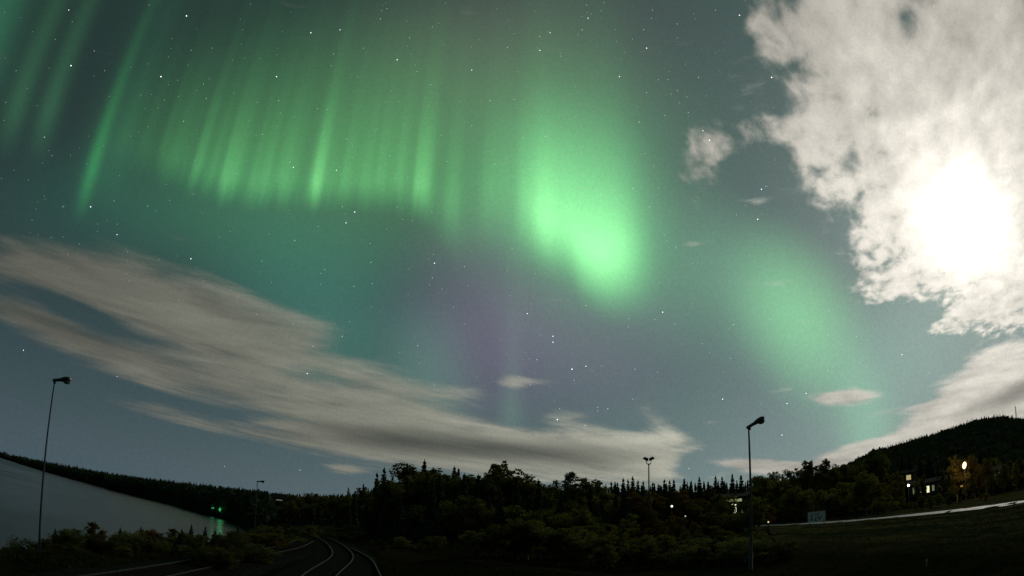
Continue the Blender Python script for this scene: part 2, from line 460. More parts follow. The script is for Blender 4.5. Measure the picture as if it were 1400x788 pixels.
def ground(x, y):
    x = np.asarray(x, float); y = np.asarray(y, float)
    r = np.hypot(x, y); a = np.degrees(np.arctan2(x, y))
    z = np.full(x.shape, -3.55)
    # the road and the field on the right lie higher
    z = z + 1.55 * smooth(x, 16, 34) * smooth(r, 14, 30)
    z = z + 0.25 * smooth(x, 40, 46) * 0
    # slope under the camera
    z = np.maximum(z, -1.7 - 1.85 * smooth(r, 1.5, 9))
    # brown bank to the right of the rails
    z = z + 0.7 * np.exp(-((x - (0.5 - 0.10 * (y - 30))) / 4.5) ** 2) * smooth(y, 22, 34) * (1 - smooth(y, 70, 90))
    # lake basin
    rn = np.interp(a, NA, NR); rf = np.interp(a, FA, FR)
    side = smooth(-a, 19.6, 23.0)
    into = (r - rn)
    bank = smooth(into, -30, 4) * side
    far = smooth(r - rf, -6, 26)
    z = z * (1 - bank) + (WATER - 1.5) * bank
    back = WATER + 4.6 + 0.0 * r
    z = np.where((side > 0.02) & (r > rn), (WATER - 1.5) * (1 - far * side) * 1.0 + back * far * side + (1 - side) * 0, z)
    z = np.where((side <= 0.02) | (r <= rn), z, z * side + (1 - side) * -3.6)
    # the left bank in front of the lake falls gently
    z = z - 2.7 * smooth(-x, 17, 27) * (1 - bank) * (r < rn) * smooth(r, 12, 26)
    # far hills
    H = 1500 * np.tan(np.radians(np.interp(a, SA, SE)))
    hill = smooth(r, 420, 1500) * (1 - 0.8 * smooth(r, 1500, 4000))
    wet = (side > 0.5) & (r < rf + 20)
    z = z + np.where(wet, 0, hill * (H + 3) * np.where(side > 0.5, smooth(r - rf, 0, 600), 1))
    z = z + 2.5 * smooth(r, 130, 260) * (a > -19)
    z = z + (0.10 * np.sin(x * 0.7 + 1.3 * np.sin(y * .31)) * np.sin(y * 0.53 + x * .17) + 0.05 * np.sin(x * 2.1) * np.sin(y * 1.9)) * (r > 6) * (r < 400)
    return z

def gz(x, y): return float(ground(np.array([x]), np.array([y]))[0])

az_list = np.concatenate([np.arange(-180, -64, 4.0), np.arange(-64, 66, 0.4), np.arange(66, 181, 4.0)])
rad_list = np.concatenate([[0.5], np.geomspace(2, 160, 90), np.geomspace(166, 16000, 90)])
AA, RR = np.meshgrid(np.radians(az_list), rad_list, indexing='ij')
GX, GY = RR * np.sin(AA), RR * np.cos(AA)
GZ = ground(GX, GY)
na, nr = AA.shape
V = np.stack([GX, GY, GZ], -1).reshape(-1, 3)
idx = np.arange(na * nr).reshape(na, nr)
q = np.stack([idx[:-1, :-1], idx[:-1, 1:], idx[1:, 1:], idx[1:, :-1]], -1).reshape(-1, 4)
me = bpy.data.meshes.new('ground')
me.from_pydata(V.tolist(), [], q.tolist() + [tuple(idx[:-1, 0])])
me.polygons.foreach_set('use_smooth', [True] * len(me.polygons))

def ground_material():
    m = bpy.data.materials.new('rough_grass'); m.use_nodes = True
    nt = m.node_tree; p = nt.nodes['Principled BSDF']; h = G(nt)
    geo = nt.nodes.new('ShaderNodeNewGeometry'); P = geo.outputs['Position']
    sp = nt.nodes.new('ShaderNodeSeparateXYZ'); nt.links.new(P, sp.inputs[0]); x, y, z = sp.outputs
    n1 = h.noise(P, 0.12, 5, 0.6); n2 = h.noise(P, 2.2, 6, 0.65)
    # cut swathes running beside the road on the field
    rows = h.noise(h.xyz(h.mul(x, 0.55), h.mul(y, 0.03), 0.0), 1.0, 3, 0.6)
    field = h.mul(h.ss(x, 18, 30), h.ss(y, 8, 18))
    cgrass = h.mix(h.ss(n1, .35, .65), (0.030, 0.034, 0.014), (0.062, 0.050, 0.020))
    cfield = h.mix(h.ss(rows, .38, .62), (0.026, 0.034, 0.014), (0.105, 0.082, 0.036))
    c = h.mix(field, cgrass, cfield)
    c = h.mix(h.ss(n2, .3, .8), h.vm('SCALE', c, scale=0.6), h.vm('SCALE', c, scale=1.35))
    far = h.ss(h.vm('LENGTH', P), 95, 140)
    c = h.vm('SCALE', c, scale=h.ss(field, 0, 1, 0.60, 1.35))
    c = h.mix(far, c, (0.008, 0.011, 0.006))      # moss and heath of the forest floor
    nt.links.new(c, p.inputs['Base Color']); p.inputs['Roughness'].default_value = 1.0; p.inputs['Specular IOR Level'].default_value = 0.0
    b = nt.nodes.new('ShaderNodeBump'); b.inputs['Strength'].default_value = 0.9; b.inputs['Distance'].default_value = 0.25
    nt.links.new(n2, b.inputs['Height']); nt.links.new(b.outputs[0], p.inputs['Normal'])
    return m
me.materials.append(ground_material())
tag(link('ground', me), kind='structure')

# lake -------------------------------------------------------------
m_water = bpy.data.materials.new('lake_water'); m_water.use_nodes = True
nt = m_water.node_tree; p = nt.nodes['Principled BSDF']; h = G(nt)
geo = nt.nodes.new('ShaderNodeNewGeometry'); P = geo.outputs['Position']
p.inputs['Base Color'].default_value = (0.010, 0.020, 0.026, 1); p.inputs['IOR'].default_value = 1.33
rgh = h.noise(P, 0.012, 4, 0.6)
nt.links.new(h.ss(rgh, 0.35, 0.7, 0.14, 0.34), p.inputs['Roughness'])
w1 = h.noise(P, 0.9, 5, 0.65)
b = nt.nodes.new('ShaderNodeBump'); b.inputs['Strength'].default_value = 1.0; b.inputs['Distance'].default_value = 0.15
nt.links.new(w1, b.inputs['Height']); nt.links.new(b.outputs[0], p.inputs['Normal'])
lk = MB(); ring = []
angs = np.arange(-100, -19.4, 0.8)
V = []; F = []
for a in angs:
    for r in (np.interp(a, NA, NR) - 12, 200, 500, 1200, np.interp(a, FA, FR) + 30):
        r = min(r, np.interp(a, FA, FR) + 30)
        V.append((r * math.sin(R(a)), r * math.cos(R(a)), WATER))
for i in range(len(angs) - 1):
    for k in range(4):
        F.append((i * 5 + k, i * 5 + k + 1, (i + 1) * 5 + k + 1, (i + 1) * 5 + k))
lk.add(V, F); tag(lk.build('lake', m_water), kind='structure')

# ================================================================== railway
m_rail = material('rail_steel', (0.026, 0.027, 0.026), 0.55, 0.4, 0.1, 30)
m_railrust = material('rusty_rail_web', (0.020, 0.017, 0.014), 1.0, 0.0, 0.3, 20, spec=0)
m_sleeper = material('sleeper_wood', (0.040, 0.036, 0.030), 1.0, 0, 0.4, 6, spec=0)
m_ballast = material('ballast_stone', (0.024, 0.023, 0.020), 1.0, 0, 0.6, 9, bump=0.8, spec=0, coord='Generated')
m_ballast.node_tree.nodes['Noise Texture'].inputs['Scale'].default_value = 400

def spline(pts, n):
    P = np.array(pts, float); t = np.arange(len(P)); tt = np.linspace(0, len(P) - 1, n)
    out = []
    for u in tt:
        i = int(min(u, len(P) - 2)); f = u - i
        p0, p1, p2, p3 = P[max(i - 1, 0)], P[i], P[i + 1], P[min(i + 2, len(P) - 1)]
        out.append(0.5 * ((2 * p1) + (-p0 + p2) * f + (2 * p0 - 5 * p1 + 4 * p2 - p3) * f ** 2 + (-p0 + 3 * p1 - 3 * p2 + p3) * f ** 3))
    return np.array(out)

RAILZ = -3.28
def path_frames(pts, n):
    c = spline(pts, n); t = np.gradient(c, axis=0); t /= np.linalg.norm(t, axis=1)[:, None]
    return c, t, np.stack([t[:, 1], -t[:, 0]], 1)

def strip(c, nrm, x0, x1, z0, z1, mb):
    """box section swept along the path between lateral offsets x0..x1"""
    V = []; F = []
    for i in range(len(c)):
        for (o, z) in ((x0, z0), (x1, z0), (x1, z1), (x0, z1)):
            V.append((c[i][0] + nrm[i][0] * o, c[i][1] + nrm[i][1] * o, z))
    for i in range(len(c) - 1):
        for k in range(4):
            F.append((i * 4 + k, i * 4 + (k + 1) % 4, i * 4 + 4 + (k + 1) % 4, i * 4 + 4 + k))
    return mb.add(V, F)

def rail_mb(c, nrm, o):
    mb = MB()
    strip(c, nrm, o - .035, o + .035, RAILZ - .045, RAILZ, mb)
    strip(c, nrm, o - .010, o + .010, RAILZ - .12, RAILZ - .045, mb)
    strip(c, nrm, o - .070, o + .070, RAILZ - .15, RAILZ - .12, mb)
    return mb

def track(label, pts, offs=(-.7535, .7535), n=120, sleepers=True, wear=None):
    c, t, nrm = path_frames(pts, n)
    root = thing('railway_track', (0, 0, 0), 0, label, 'railway track', 'railway tracks curving away below the wood')
    for o in offs:
        ob = rail_mb(c, nrm, o).build('rail', m_rail, root)
        ob.data.materials.append(m_railrust)
        # webs and feet are rusty, the running head is polished
        for k, pl in enumerate(ob.data.polygons):
            if k >= (n - 1) * 4: pl.material_index = 1
    if sleepers:
        d = np.concatenate([[0], np.cumsum(np.linalg.norm(np.diff(c, axis=0), axis=1))])
        s = d[-1] * 0 + 2.0; k = 0
        while s < d[-1] and k < 98:
            x = np.interp(s, d, c[:, 0]); y = np.interp(s, d, c[:, 1]); i = int(np.searchsorted(d, s)) - 1
            MB().box((x, y, RAILZ - .215), (2.5, .24, .13), math.atan2(nrm[i][1], nrm[i][0])).build('sleeper', m_sleeper, root)
            s += 0.65; k += 1
    return c, nrm

T1 = [(-5.5, -12), (-8.8, 4), (-11.4, 14), (-13.0, 23), (-14.9, 36), (-16.6, 50), (-19.0, 62)]
T2 = [(-2.0, -12), (-4.0, 4), (-5.6, 14), (-7.3, 24), (-8.85, 31.8), (-10.8, 43.6), (-13.2, 53), (-17.6, 66), (-22, 76)]
T3 = [(1.6, -12), (-0.5, 4), (-2.1, 14), (-4.4, 25.5), (-6.5, 34.8), (-9.5, 46.8), (-13.2, 57)]
c1, n1 = track('left railway track running along the lake side bank', T1, n=140)
c2, n2 = track('middle railway track with two bright curving rails', T2, n=140)
c3, n3 = track('single rail at the right edge of the tracks, curving away', T3, offs=(0.0,), sleepers=False)
bed = MB()
for c, nrm, w in ((c1, n1, 2.0), (c2, n2, 2.1)):
    dz = 0.0 if c is c1 else 0.012
    V = []; F = []
    for i in range(len(c)):
        for o, z in ((-w - 1.1, -3.75), (-w, RAILZ - .17 + dz), (w, RAILZ - .17 + dz), (w + 1.1, -3.75)):
            V.append((c[i][0] + nrm[i][0] * o, c[i][1] + nrm[i][1] * o, z))
    for i in range(len(c) - 1):
        for k in range(3): F.append((i * 4 + k, i * 4 + k + 1, i * 4 + 5 + k, i * 4 + 4 + k))
    bed.add(V, F)
tag(bed.build('ballast', m_ballast), kind='structure')

# ================================================================== road on the right, track below the wood
m_road = bpy.data.materials.new('damp_asphalt'); m_road.use_nodes = True
nt = m_road.node_tree; p = nt.nodes['Principled BSDF']; h = G(nt)
geo = nt.nodes.new('ShaderNodeNewGeometry'); P = geo.outputs['Position']
nn = h.noise(P, 1.4, 6, .6)
nt.links.new(h.mix(h.ss(nn, .3, .7), (0.055, 0.053, 0.050), (0.085, 0.082, 0.076)), p.inputs['Base Color'])
nt.links.new(h.ss(nn, .3, .7, 0.52, 0.66), p.inputs['Roughness']); p.inputs['Specular IOR Level'].default_value = 0.6
road_pts = [hit(1036, 719.0, -2.0), hit(1060, 718.2, -2.0), hit(1110, 715.8, -2.0), hit(1170, 711.8, -2.0), hit(1230, 706.2, -2.0), hit(1290, 700.2, -2.0), hit(1350, 693.2, -2.0), hit(1400, 686.5, -2.0)]
p_end, p_prev = np.array(road_pts[-1]), np.array(road_pts[-2])
dd = (p_end - p_prev) / np.linalg.norm(p_end - p_prev)
road_pts = road_pts + [tuple(p_end + dd * 25), tuple(p_end + dd * 60)]
p0 = np.array(road_pts[0]); dd = (p0 - np.array(road_pts[1])); dd /= np.linalg.norm(dd)
road_pts = [tuple(p0 + dd * 60 + np.array([-16, 0])), tuple(p0 + dd * 25 + np.array([-4, 0]))] + road_pts
rc, rt, rn_ = path_frames(road_pts, 90)
W = 1.9
V = []; F = []
for i in range(len(rc)):
    z = -1.96
    for o, zz in ((-W - 1.6, -2.9), (-W - .3, z - .02), (-W, z), (0, z + .04), (W, z), (W + .3, z - .02), (W + 1.6, -2.9)):
        V.append((rc[i][0] + rn_[i][0] * o, rc[i][1] + rn_[i][1] * o, zz))
for i in range(len(rc) - 1):
    for k in range(6): F.append((i * 7 + k, i * 7 + k + 1, i * 7 + 8 + k, i * 7 + 7 + k))
ob = MB().add(V, F).build('road', m_road); tag(ob, kind='structure')
m_shoulder = material('gravel_verge', (0.018, 0.018, 0.014), 1.0, 0, 0.4, 4, spec=.05)
ob.data.materials.append(m_shoulder)
for k, pl in enumerate(ob.data.polygons):
    if k % 6 in (0, 5): pl.material_index = 1

m_gravel = material('gravel_path', (0.028, 0.020, 0.014), 1.0, 0, 0.35, 2.5, spec=0)
gp = [hit(520, 742, -3.3), hit(560, 762, -3.3), hit(640, 774, -3.3), hit(760, 783, -3.3), hit(900, 790, -3.3), hit(1010, 797, -3.3)]
gc, gt, gn = path_frames(gp, 60)
V = []; F = []
for i in range(len(gc)):
    for o in (-1.7, -.6, .6, 1.7):
        x, y = gc[i] + gn[i] * o
        V.append((x, y, gz(x, y) + (0.05 if abs(o) < 1 else 0.02)))
for i in range(len(gc) - 1):
    for k in range(3): F.append((i * 4 + k, i * 4 + k + 1, i * 4 + 5 + k, i * 4 + 4 + k))
tag(MB().add(V, F).build('path', m_gravel), kind='structure')

# ================================================================== vegetation meshes
m_bark = material('birch_bark', (0.22, 0.20, 0.18), 0.9, 0, 0.4, 4)
m_barkd = material('spruce_bark', (0.06, 0.045, 0.035), 0.95, 0, 0.3, 5)
m_birch = material('birch_leaves', (0.190, 0.155, 0.042), 0.85, base2=(0.085, 0.105, 0.032), scale=0.5, per_object=0.35, spec=0.08, hue_var=0.03)
m_autumn = material('autumn_leaves', (0.20, 0.120, 0.022), 0.75, base2=(0.095, 0.070, 0.018), scale=0.6, per_object=0.3, spec=0.08, hue_var=0.025)
m_spruce = material('spruce_needles', (0.075, 0.100, 0.052), 0.9, base2=(0.042, 0.064, 0.036), scale=0.8, per_object=0.3, spec=0.05)
m_shrub = material('willow_leaves', (0.165, 0.140, 0.045), 0.85, base2=(0.070, 0.090, 0.034), scale=1.5, per_object=0.4, spec=0.08, hue_var=0.03)

for _m in (m_birch, m_autumn, m_shrub): leafy(_m)
leafy(m_spruce, .2, (1.2, 1.2, .9))

def leaf_quads(P, size, r, up=0.3):
    n = len(P)
    a = r.normal(size=(n, 3)); a[:, 2] *= 0.8; a /= np.linalg.norm(a, axis=1)[:, None]
    b = r.normal(size=(n, 3)); b = np.cross(a, b); b /= np.linalg.norm(b, axis=1)[:, None]
    s = size * r.uniform(.6, 1.35, n)[:, None]
    return np.stack([P - a * s * .6, P + b * s * .34, P + a * s * .6, P - b * s * .34], 1)

def branchy(r, h, w, nl, stem_r=0.012, low=0.22, lean=0.0):
    """trunk, limbs and twigs; returns mesh builder and twig end points"""
    mb = MB(); tips = []
    k = 7
    bend = r.normal(0, 0.02 * h, (k, 2)); bend[0] = 0; bend = np.cumsum(bend, axis=0) * .6
    tz = np.linspace(0, h * .93, k)
    tp = np.column_stack([bend + np.outer(np.linspace(0, 1, k) ** 1.5, [lean * h, 0]), tz])
    mb.tube(tp, [h * stem_r * 1.25 * (1 - .9 * q / (k - 1)) + .008 for q in range(k)], 6)
    for j in range(nl):
        t = low + (0.97 - low) * (j + r.uniform(0, 1)) / nl
        p = np.array([np.interp(t * h, tz, tp[:, i]) for i in range(3)])
        ang = r.uniform(0, 2 * math.pi); tt = (t - low) / (1 - low)
        prof = math.sin(math.pi * min(1, (tt * .80 + .22))) ** .7
        L = w * prof * r.uniform(.55, 1.15)
        rise = r.uniform(.35, .95)
        e = p + np.array([math.cos(ang) * L, math.sin(ang) * L, L * rise])
        mid = (p + e) / 2 + np.array([0, 0, -.06 * L]) + r.normal(0, .04 * L, 3)
        mb.tube([p, mid, e], [h * .0042 + .006, h * .0028 + .004, .005], 4, cap=False)
        for q in (0.45, 0.7, 0.88, 1.0):
            tips.append((p + (e - p) * q + r.normal(0, .10 * w, 3), L * (.30 + .12 * q)))
    return mb, tips

def broadleaf_meshes(seed, h, w, nl, nleaf, size, lm, low=.2, bark=None, lean=0.0):
    r = np.random.default_rng(seed)
    mb, tips = branchy(r, h, w, nl, low=low, lean=lean)
    P = []
    wt = np.array([t[1] for t in tips]) ** 1.6; wt = wt / wt.sum()
    keep = r.uniform(size=len(tips)) > .14
    for (c, s), q, k in zip(tips, wt, keep):
        if not k: continue
        n = max(6, int(nleaf * q))
        d = r.normal(size=(n, 3)); d /= np.linalg.norm(d, axis=1)[:, None]
        rad = s * r.uniform(.15, 1, n)[:, None] ** .6
        pts = c + d * rad * np.array([1, 1, .72])
        P.append(pts)
    P = np.concatenate(P); P = P[P[:, 2] > .06 * h]
    tm = mb.mesh('trunk_mesh', True); tm.materials.append(bark or m_bark)
    return tm, quads_mesh('crown_mesh', leaf_quads(P, size, r), lm)

def spruce_quads(r, h, w, layers, per, segs=3, full=.12):
    Q = []; gap = h * (1 - full) / layers
    for i in range(layers):
        t = (i + r.uniform(-.35, .35)) / layers
        z = h * (full + (1 - full) * max(t, 0))
        L0 = w * (1 - t) ** .95 * (0.9 + .1 * math.sin(i * 1.9)) + .012 * h
        n = max(4, int(per * (1 - .55 * t)))
        for j in range(n):
            a = 2 * math.pi * (j + r.uniform(-.45, .45)) / n + i * .7
            L = L0 * r.uniform(.62, 1.18)
            ca, sa = math.cos(a), math.sin(a)
            droop = -L * r.uniform(.15, .55) + L * .1 * (t > .7)
            wd = L * r.uniform(.24, .42) + .006 * h
            prev = np.array([0, 0, z]); pw = wd * .35
            for k in range(1, segs + 1):
                f = k / segs
                cur = np.array([ca * L * f, sa * L * f, z + droop * f ** 1.4 + r.normal(0, .03 * L)])
                cw = wd * (1 - .75 * f ** 2) * r.uniform(.7, 1.3)
                o = np.array([-sa, ca, 0])
                dz = np.array([0, 0, -r.uniform(.05, .22) * wd * 2.0])
                Q.append([prev - o * pw, cur - o * cw + dz, cur + o * cw + dz * .6, prev + o * pw])
                # hanging twigs
                g0, g1 = gap * r.uniform(1.1, 2.0), gap * r.uniform(.5, 1.5) * (1 - .5 * f)
                Q.append([prev, cur, cur + np.array([0, 0, -g1]) + o * r.normal(0, .02 * h * .3), prev + np.array([0, 0, -g0])])
                prev, pw = cur, cw
    # leader
    e = gap * .33; zb = h - 2.2 * gap
    Q.append([[-e, 0, zb], [e, 0, zb], [e * .3, 0, h], [-e * .3, 0, h]])
    Q.append([[0, -e, zb], [0, e, zb], [0, e * .3, h], [0, -e * .3, h]])
    return np.array(Q)

def spruce_meshes(seed, h, w, layers=26, per=13, full=.10):
    r = np.random.default_rng(seed)
    mb = MB().tube([(0, 0, 0), (r.normal(0, .05), 0, h * .5), (0, 0, h * .98)], [h * .013, h * .008, .01], 6)
    tm = mb.mesh('trunk_mesh', True); tm.materials.append(m_barkd)
    return tm, quads_mesh('crown_mesh', spruce_quads(r, h, w, layers, per, full=full), m_spruce)

LIB = {}
def lib(kind, makers): LIB[kind] = makers
# every library tree is built 10 m tall and scaled
lib('spruce', [spruce_meshes(10 + i, 10, w, 28, 13) for i, w in enumerate((1.9, 2.1, 1.7, 2.3, 1.95))])
lib('spire', [spruce_meshes(30 + i, 10, w, 26, 10) for i, w in enumerate((1.5, 1.7, 1.35))])
lib('birch', [broadleaf_meshes(50 + i, 10, w, 34, 7500, .30, m_birch, low=.12) for i, w in enumerate((2.4, 2.9, 2.1, 2.6, 3.1))])
lib('autumn', [broadleaf_meshes(70 + i, 10, w, 32, 6500, .29, m_autumn, low=.10) for i, w in enumerate((2.3, 2.8, 2.0))])
lib('shrub', [broadleaf_meshes(90 + i, 4, w, 44, 7000, .15, m_shrub, low=.04) for i, w in enumerate((1.5, 1.2, 1.8, 1.1))])
lib('autumn_shrub', [broadleaf_meshes(110 + i, 4, w, 44, 6500, .15, m_autumn, low=.04) for i, w in enumerate((1.2, 1.0, 1.5))])
lib('young_spruce', [spruce_meshes(130 + i, 4, w, 18, 11, .04) for i, w in enumerate((.85, 1.0))])
lib('pine_head', [broadleaf_meshes(150, 10, 2.3, 14, 3000, .24, m_spruce, low=.55, bark=m_barkd, lean=.05)])
BASE_H = {'shrub': 4, 'autumn_shrub': 4, 'young_spruce': 4}
KIND_NAME = {'spruce': 'spruce_tree', 'spire': 'spruce_tree', 'birch': 'birch_tree', 'autumn': 'autumn_birch', 'shrub': 'willow_shrub',
             'autumn_shrub': 'autumn_shrub', 'young_spruce': 'young_spruce', 'pine_head': 'pine_tree'}
KIND_CAT = {'spruce': 'tree', 'spire': 'tree', 'birch': 'tree', 'autumn': 'tree', 'shrub': 'shrub', 'autumn_shrub': 'shrub', 'young_spruce': 'young tree', 'pine_head': 'tree'}

def plant(kind, x, y, h, label, group=None, wide=1.0, seed=None):
    tm, cm = LIB[kind][(seed if seed is not None else rnd.randrange(100)) % len(LIB[kind])]
    root = thing(KIND_NAME[kind], (x, y, gz(x, y) - .08), rnd.uniform(0, 6.28), label, KIND_CAT[kind], group)
    s = h / BASE_H.get(kind, 10)
    root.scale = (s * wide, s * wide, s)
    link('trunk' if KIND_CAT[kind] != 'shrub' else 'stem', tm, root)
    link('crown' if KIND_CAT[kind] != 'shrub' else 'foliage', cm, root)
    return root

TOPS = {}
def plant_px(kind, px, py, d, label, group=None, wide=1.0, seed=None):
    """a tree whose tip was read off the photo, at distance d"""
    v = direction(px, py); hd = math.hypot(v.x, v.y)
    x, y = v.x / hd * d, v.y / hd * d
    top = v.z / hd * d
    seed = seed if seed is not None else rnd.randrange(100)
    cm = LIB[kind][seed % len(LIB[kind])][1]
    if cm.name not in TOPS:
        co = np.empty(len(cm.vertices) * 3, np.float32); cm.vertices.foreach_get('co', co)
        TOPS[cm.name] = float(np.percentile(co[2::3], 99.6)) / BASE_H.get(kind, 10)
    return plant(kind, x, y, (top - gz(x, y)) / TOPS[cm.name], label, group, wide, seed)

# ---- trees of the skyline, left to right
WOOD = 'trees of the dark wood in the middle'
sky_trees = [
 ('birch', 402, 677, 230, 'low rounded tree at the far left end of the wood behind the rails', 1.2),
 ('birch', 430, 674.5, 200, 'rounded dark tree left of the first spruce spike of the wood', 1.3),
 ('birch', 455, 678, 190, 'squat dark tree just left of the first small spruce spike', 1.0),
 ('spire', 476.5, 667, 170, 'small slim spruce spike, leftmost spruce tip of the middle wood', 1.0),
 ('spire', 486.5, 671, 165, 'shortest spruce spike, second from the left end of the wood', 1.0),
 ('spruce', 497, 662, 150, 'broad small spruce left of the two tall spruce spires', 1.0),
 ('spire', 515.5, 647.5, 125, 'left one of the two tall slim spruce spires at the wood edge', 1.0),
 ('spire', 525.5, 641, 122, 'right and taller one of the two slim spruce spires at the wood edge', 1.15),
 ('spire', 537, 652, 124, 'short spruce spike between the twin spires and the big round trees', 1.0),
 ('birch', 550, 640, 112, 'big dark round tree, left of the two highest round crowns', .85),
 ('birch', 567, 635.5, 110, 'big dark round tree, highest round crown left of the wood peak', .9),
 ('spruce', 580.5, 630.5, 112, 'tallest spruce of the wood with its tip above the round crowns', 1.1),
 ('birch', 597, 642, 110, 'ragged dark tree just right of the tallest spruce', .75),
 ('spruce', 621.5, 639, 116, 'left tip of the close pair of wide spruces right of the peak', 1.1),
 ('spruce', 627, 641, 118, 'right tip of the close pair of wide spruces right of the peak', 1.0),
 ('spruce', 634, 650, 118, 'lower spruce right beside the close pair of spruces', 1.0),
 ('birch', 649, 651, 112, 'small pale topped tree in the dip between spruces and tall birch', .7),
 ('birch', 668, 648, 110, 'slender dark tree left of the tall birch in the middle of the wood', .8),
 ('birch', 690, 634.5, 104, 'tall broad birch standing highest in the middle of the wood', 1.0),
 ('spire', 721.5, 650, 120, 'single narrow spruce tip right of the tall middle birch', 1.0),
 ('birch', 741, 659, 112, 'low broad tree between the narrow spruce and the lumpy pine', .9),
 ('pine_head', 769, 646.5, 116, 'dark lumpy headed pine leaning over the wood right of centre', 1.0),
 ('birch', 795, 655, 112, 'broad brownish tree right of the lumpy headed pine', .9),
 ('birch', 812, 658, 116, 'brownish tree left of the row of small spruce tips', .9),
 ('spire', 835.6, 660, 175, 'first small spruce tip of the row left of the twin lamp', 1.2),
 ('spire', 844, 660.5, 180, 'second small spruce tip of the row left of the twin lamp', 1.2),
 ('spire', 852, 655, 178, 'third small spruce tip of the row left of the twin lamp, a tall one', 1.2),
 ('spire', 858.7, 656.5, 182, 'fourth small spruce tip of the row left of the twin lamp', 1.1),
 ('spire', 865, 652.5, 178, 'highest small spruce tip of the row left of the twin lamp', 1.2),
 ('spire', 872.3, 657.5, 176, 'small spruce tip next left of the twin lamp pole', 1.2),
 ('spire', 879.5, 659, 185, 'small spruce tip touching the twin lamp pole on its left', 1.2),
 ('spire', 892.6, 660.5, 180, 'small spruce tip directly right of the twin lamp pole', 1.3),
 ('spruce', 900, 662, 175, 'low spruce second to the right of the twin lamp pole', 1.0),
 ('spire', 908.5, 656.5, 178, 'third spruce tip to the right of the twin lamp pole', 1.3),
 ('spire', 915.5, 658, 182, 'fourth spruce tip to the right of the twin lamp pole', 1.2),
 ('spire', 921, 656.5, 176, 'fifth spruce tip to the right of the twin lamp pole', 1.3),
 ('spruce', 935.5, 655, 180, 'dense spruce below the right tip of the cloud bank', 1.2),
 ('spruce', 945, 658, 186, 'low spruce in the dip right of the dense spruce under the cloud', 1.1),
 ('spruce', 956, 652.5, 180, 'rounded spruce rising halfway between the twin lamp and the right lamp', 1.1),
 ('spruce', 968, 659, 184, 'low spruce left of the twin spikes near the right lamp', 1.2),
 ('spire', 978, 651.5, 180, 'slim spruce spike, left one of two near the lit window', 1.2),
 ('spire', 987, 652.5, 182, 'slim spruce spike, right one of two near the lit window', 1.2),
 ('spruce', 1001, 648.5, 180, 'tall spruce above the lit building left of the right lamp', 1.2),
 ('spruce', 1013, 650, 186, 'spruce touching the right lamp pole on its left', 1.2),
 ('birch', 1034, 652, 170, 'round tree directly right of the right lamp pole', .8),
 ('birch', 1052, 647, 165, 'round tree second to the right of the right lamp pole', .9),
 ('birch', 1083, 642, 150, 'dark tree left of the high birch pair on the right slope', .9),
 ('birch', 1106, 631.5, 140, 'high birch, left one of the pair right of the right lamp', .8),
 ('birch', 1127, 630, 138, 'high birch, right one of the pair right of the right lamp', .75),
 ('birch', 1150, 636, 150, 'loose tree right of the high birch pair on the slope', .9),
 ('spire', 1162, 633, 160, 'small spruce tip in the dip before the wooded hill', 1.1),
 ('birch', 1176, 630, 150, 'ragged tree left of the two topmost trees by the hill foot', .8),
 ('birch', 1193, 619.5, 145, 'tall ragged birch where the tree line meets the hill', .8),
 ('birch', 1204, 617.5, 150, 'slim birch right beside the tall ragged birch at the hill foot', .6),
]
for k, (kind, px, py, d, lab, wd) in enumerate(sky_trees):
    plant_px(kind, px, py, d, lab, WOOD, wd * (1.35 if kind == 'birch' else 1.0), seed=k * 3 + 1)

# ---- inner trees: nothing in the photo tells them apart, by kind and place
def fill(kind, x0, x1, y0, y1, d0, d1, n, label, group, w0=.9, w1=1.3, fx=None):
    for k in range(n):
        px = x0 + (x1 - x0) * (k + rnd.uniform(.1, .9)) / n
        py = rnd.uniform(y0, y1) + (fx(px) if fx else 0)
        plant_px(kind, px, py, rnd.uniform(d0, d1), label, group, rnd.uniform(w0, w1))

prof = lambda x: float(np.interp(x, [380, 470, 520, 560, 690, 760, 860, 960, 1050, 1110, 1190, 1300, 1400], [680, 673, 653, 638, 640, 655, 659, 656, 654, 640, 630, 634, 640]))
fill('birch', 385, 505, 3, 12, 140, 220, 12, 'dark low tree in the crowded far end of the wood behind the rails', 'crowded trees behind the rail curve', 1.1, 1.6, prof)
fill('spruce', 395, 505, 4, 16, 130, 200, 9, 'dark spruce in the crowded far end of the wood behind the rails', 'crowded spruces behind the rail curve', fx=prof)
fill('birch', 505, 830, 8, 24, 95, 118, 26, 'shaded round tree in the crowded middle of the wood', 'crowded round trees of the middle wood', 1.0, 1.4, prof)
fill('spruce', 500, 860, 4, 40, 80, 110, 36, 'shaded spruce in the crowded middle of the wood', 'crowded spruces of the middle wood', fx=prof)
fill('birch', 560, 850, 38, 66, 78, 92, 20, 'lower leafy tree along the front edge of the middle wood', 'low front trees of the middle wood', 1.1, 1.6, prof)
fill('autumn', 700, 985, 8, 30, 96, 125, 14, 'yellowing birch in the brownish part of the wood', 'yellowing birches of the wood', 1.0, 1.4, prof)
fill('birch', 740, 1000, 18, 46, 84, 105, 18, 'olive leafy tree in front of the row of small spruces', 'olive trees before the small spruces', 1.0, 1.5, prof)
fill('autumn', 800, 1060, 40, 66, 66, 84, 9, 'low yellow brown bush along the wood foot near the right lamp', 'yellow brown bushes at the wood foot', 1.0, 1.5, prof)
fill('birch', 700, 1045, 58, 84, 56, 74, 20, 'dark low bush along the wood foot above the gravel path', 'dark bushes at the wood foot', 1.2, 1.8, prof)
fill('spruce', 985, 1200, 5, 20, 130, 180, 16, 'dark spruce in the mass of trees behind the road sign', 'spruces behind the road sign', 1.1, 1.5, prof)
fill('birch', 1015, 1210, 10, 34, 112, 150, 20, 'dim round tree in the mass behind the road sign', 'round trees behind the road sign', 1.1, 1.5, prof)
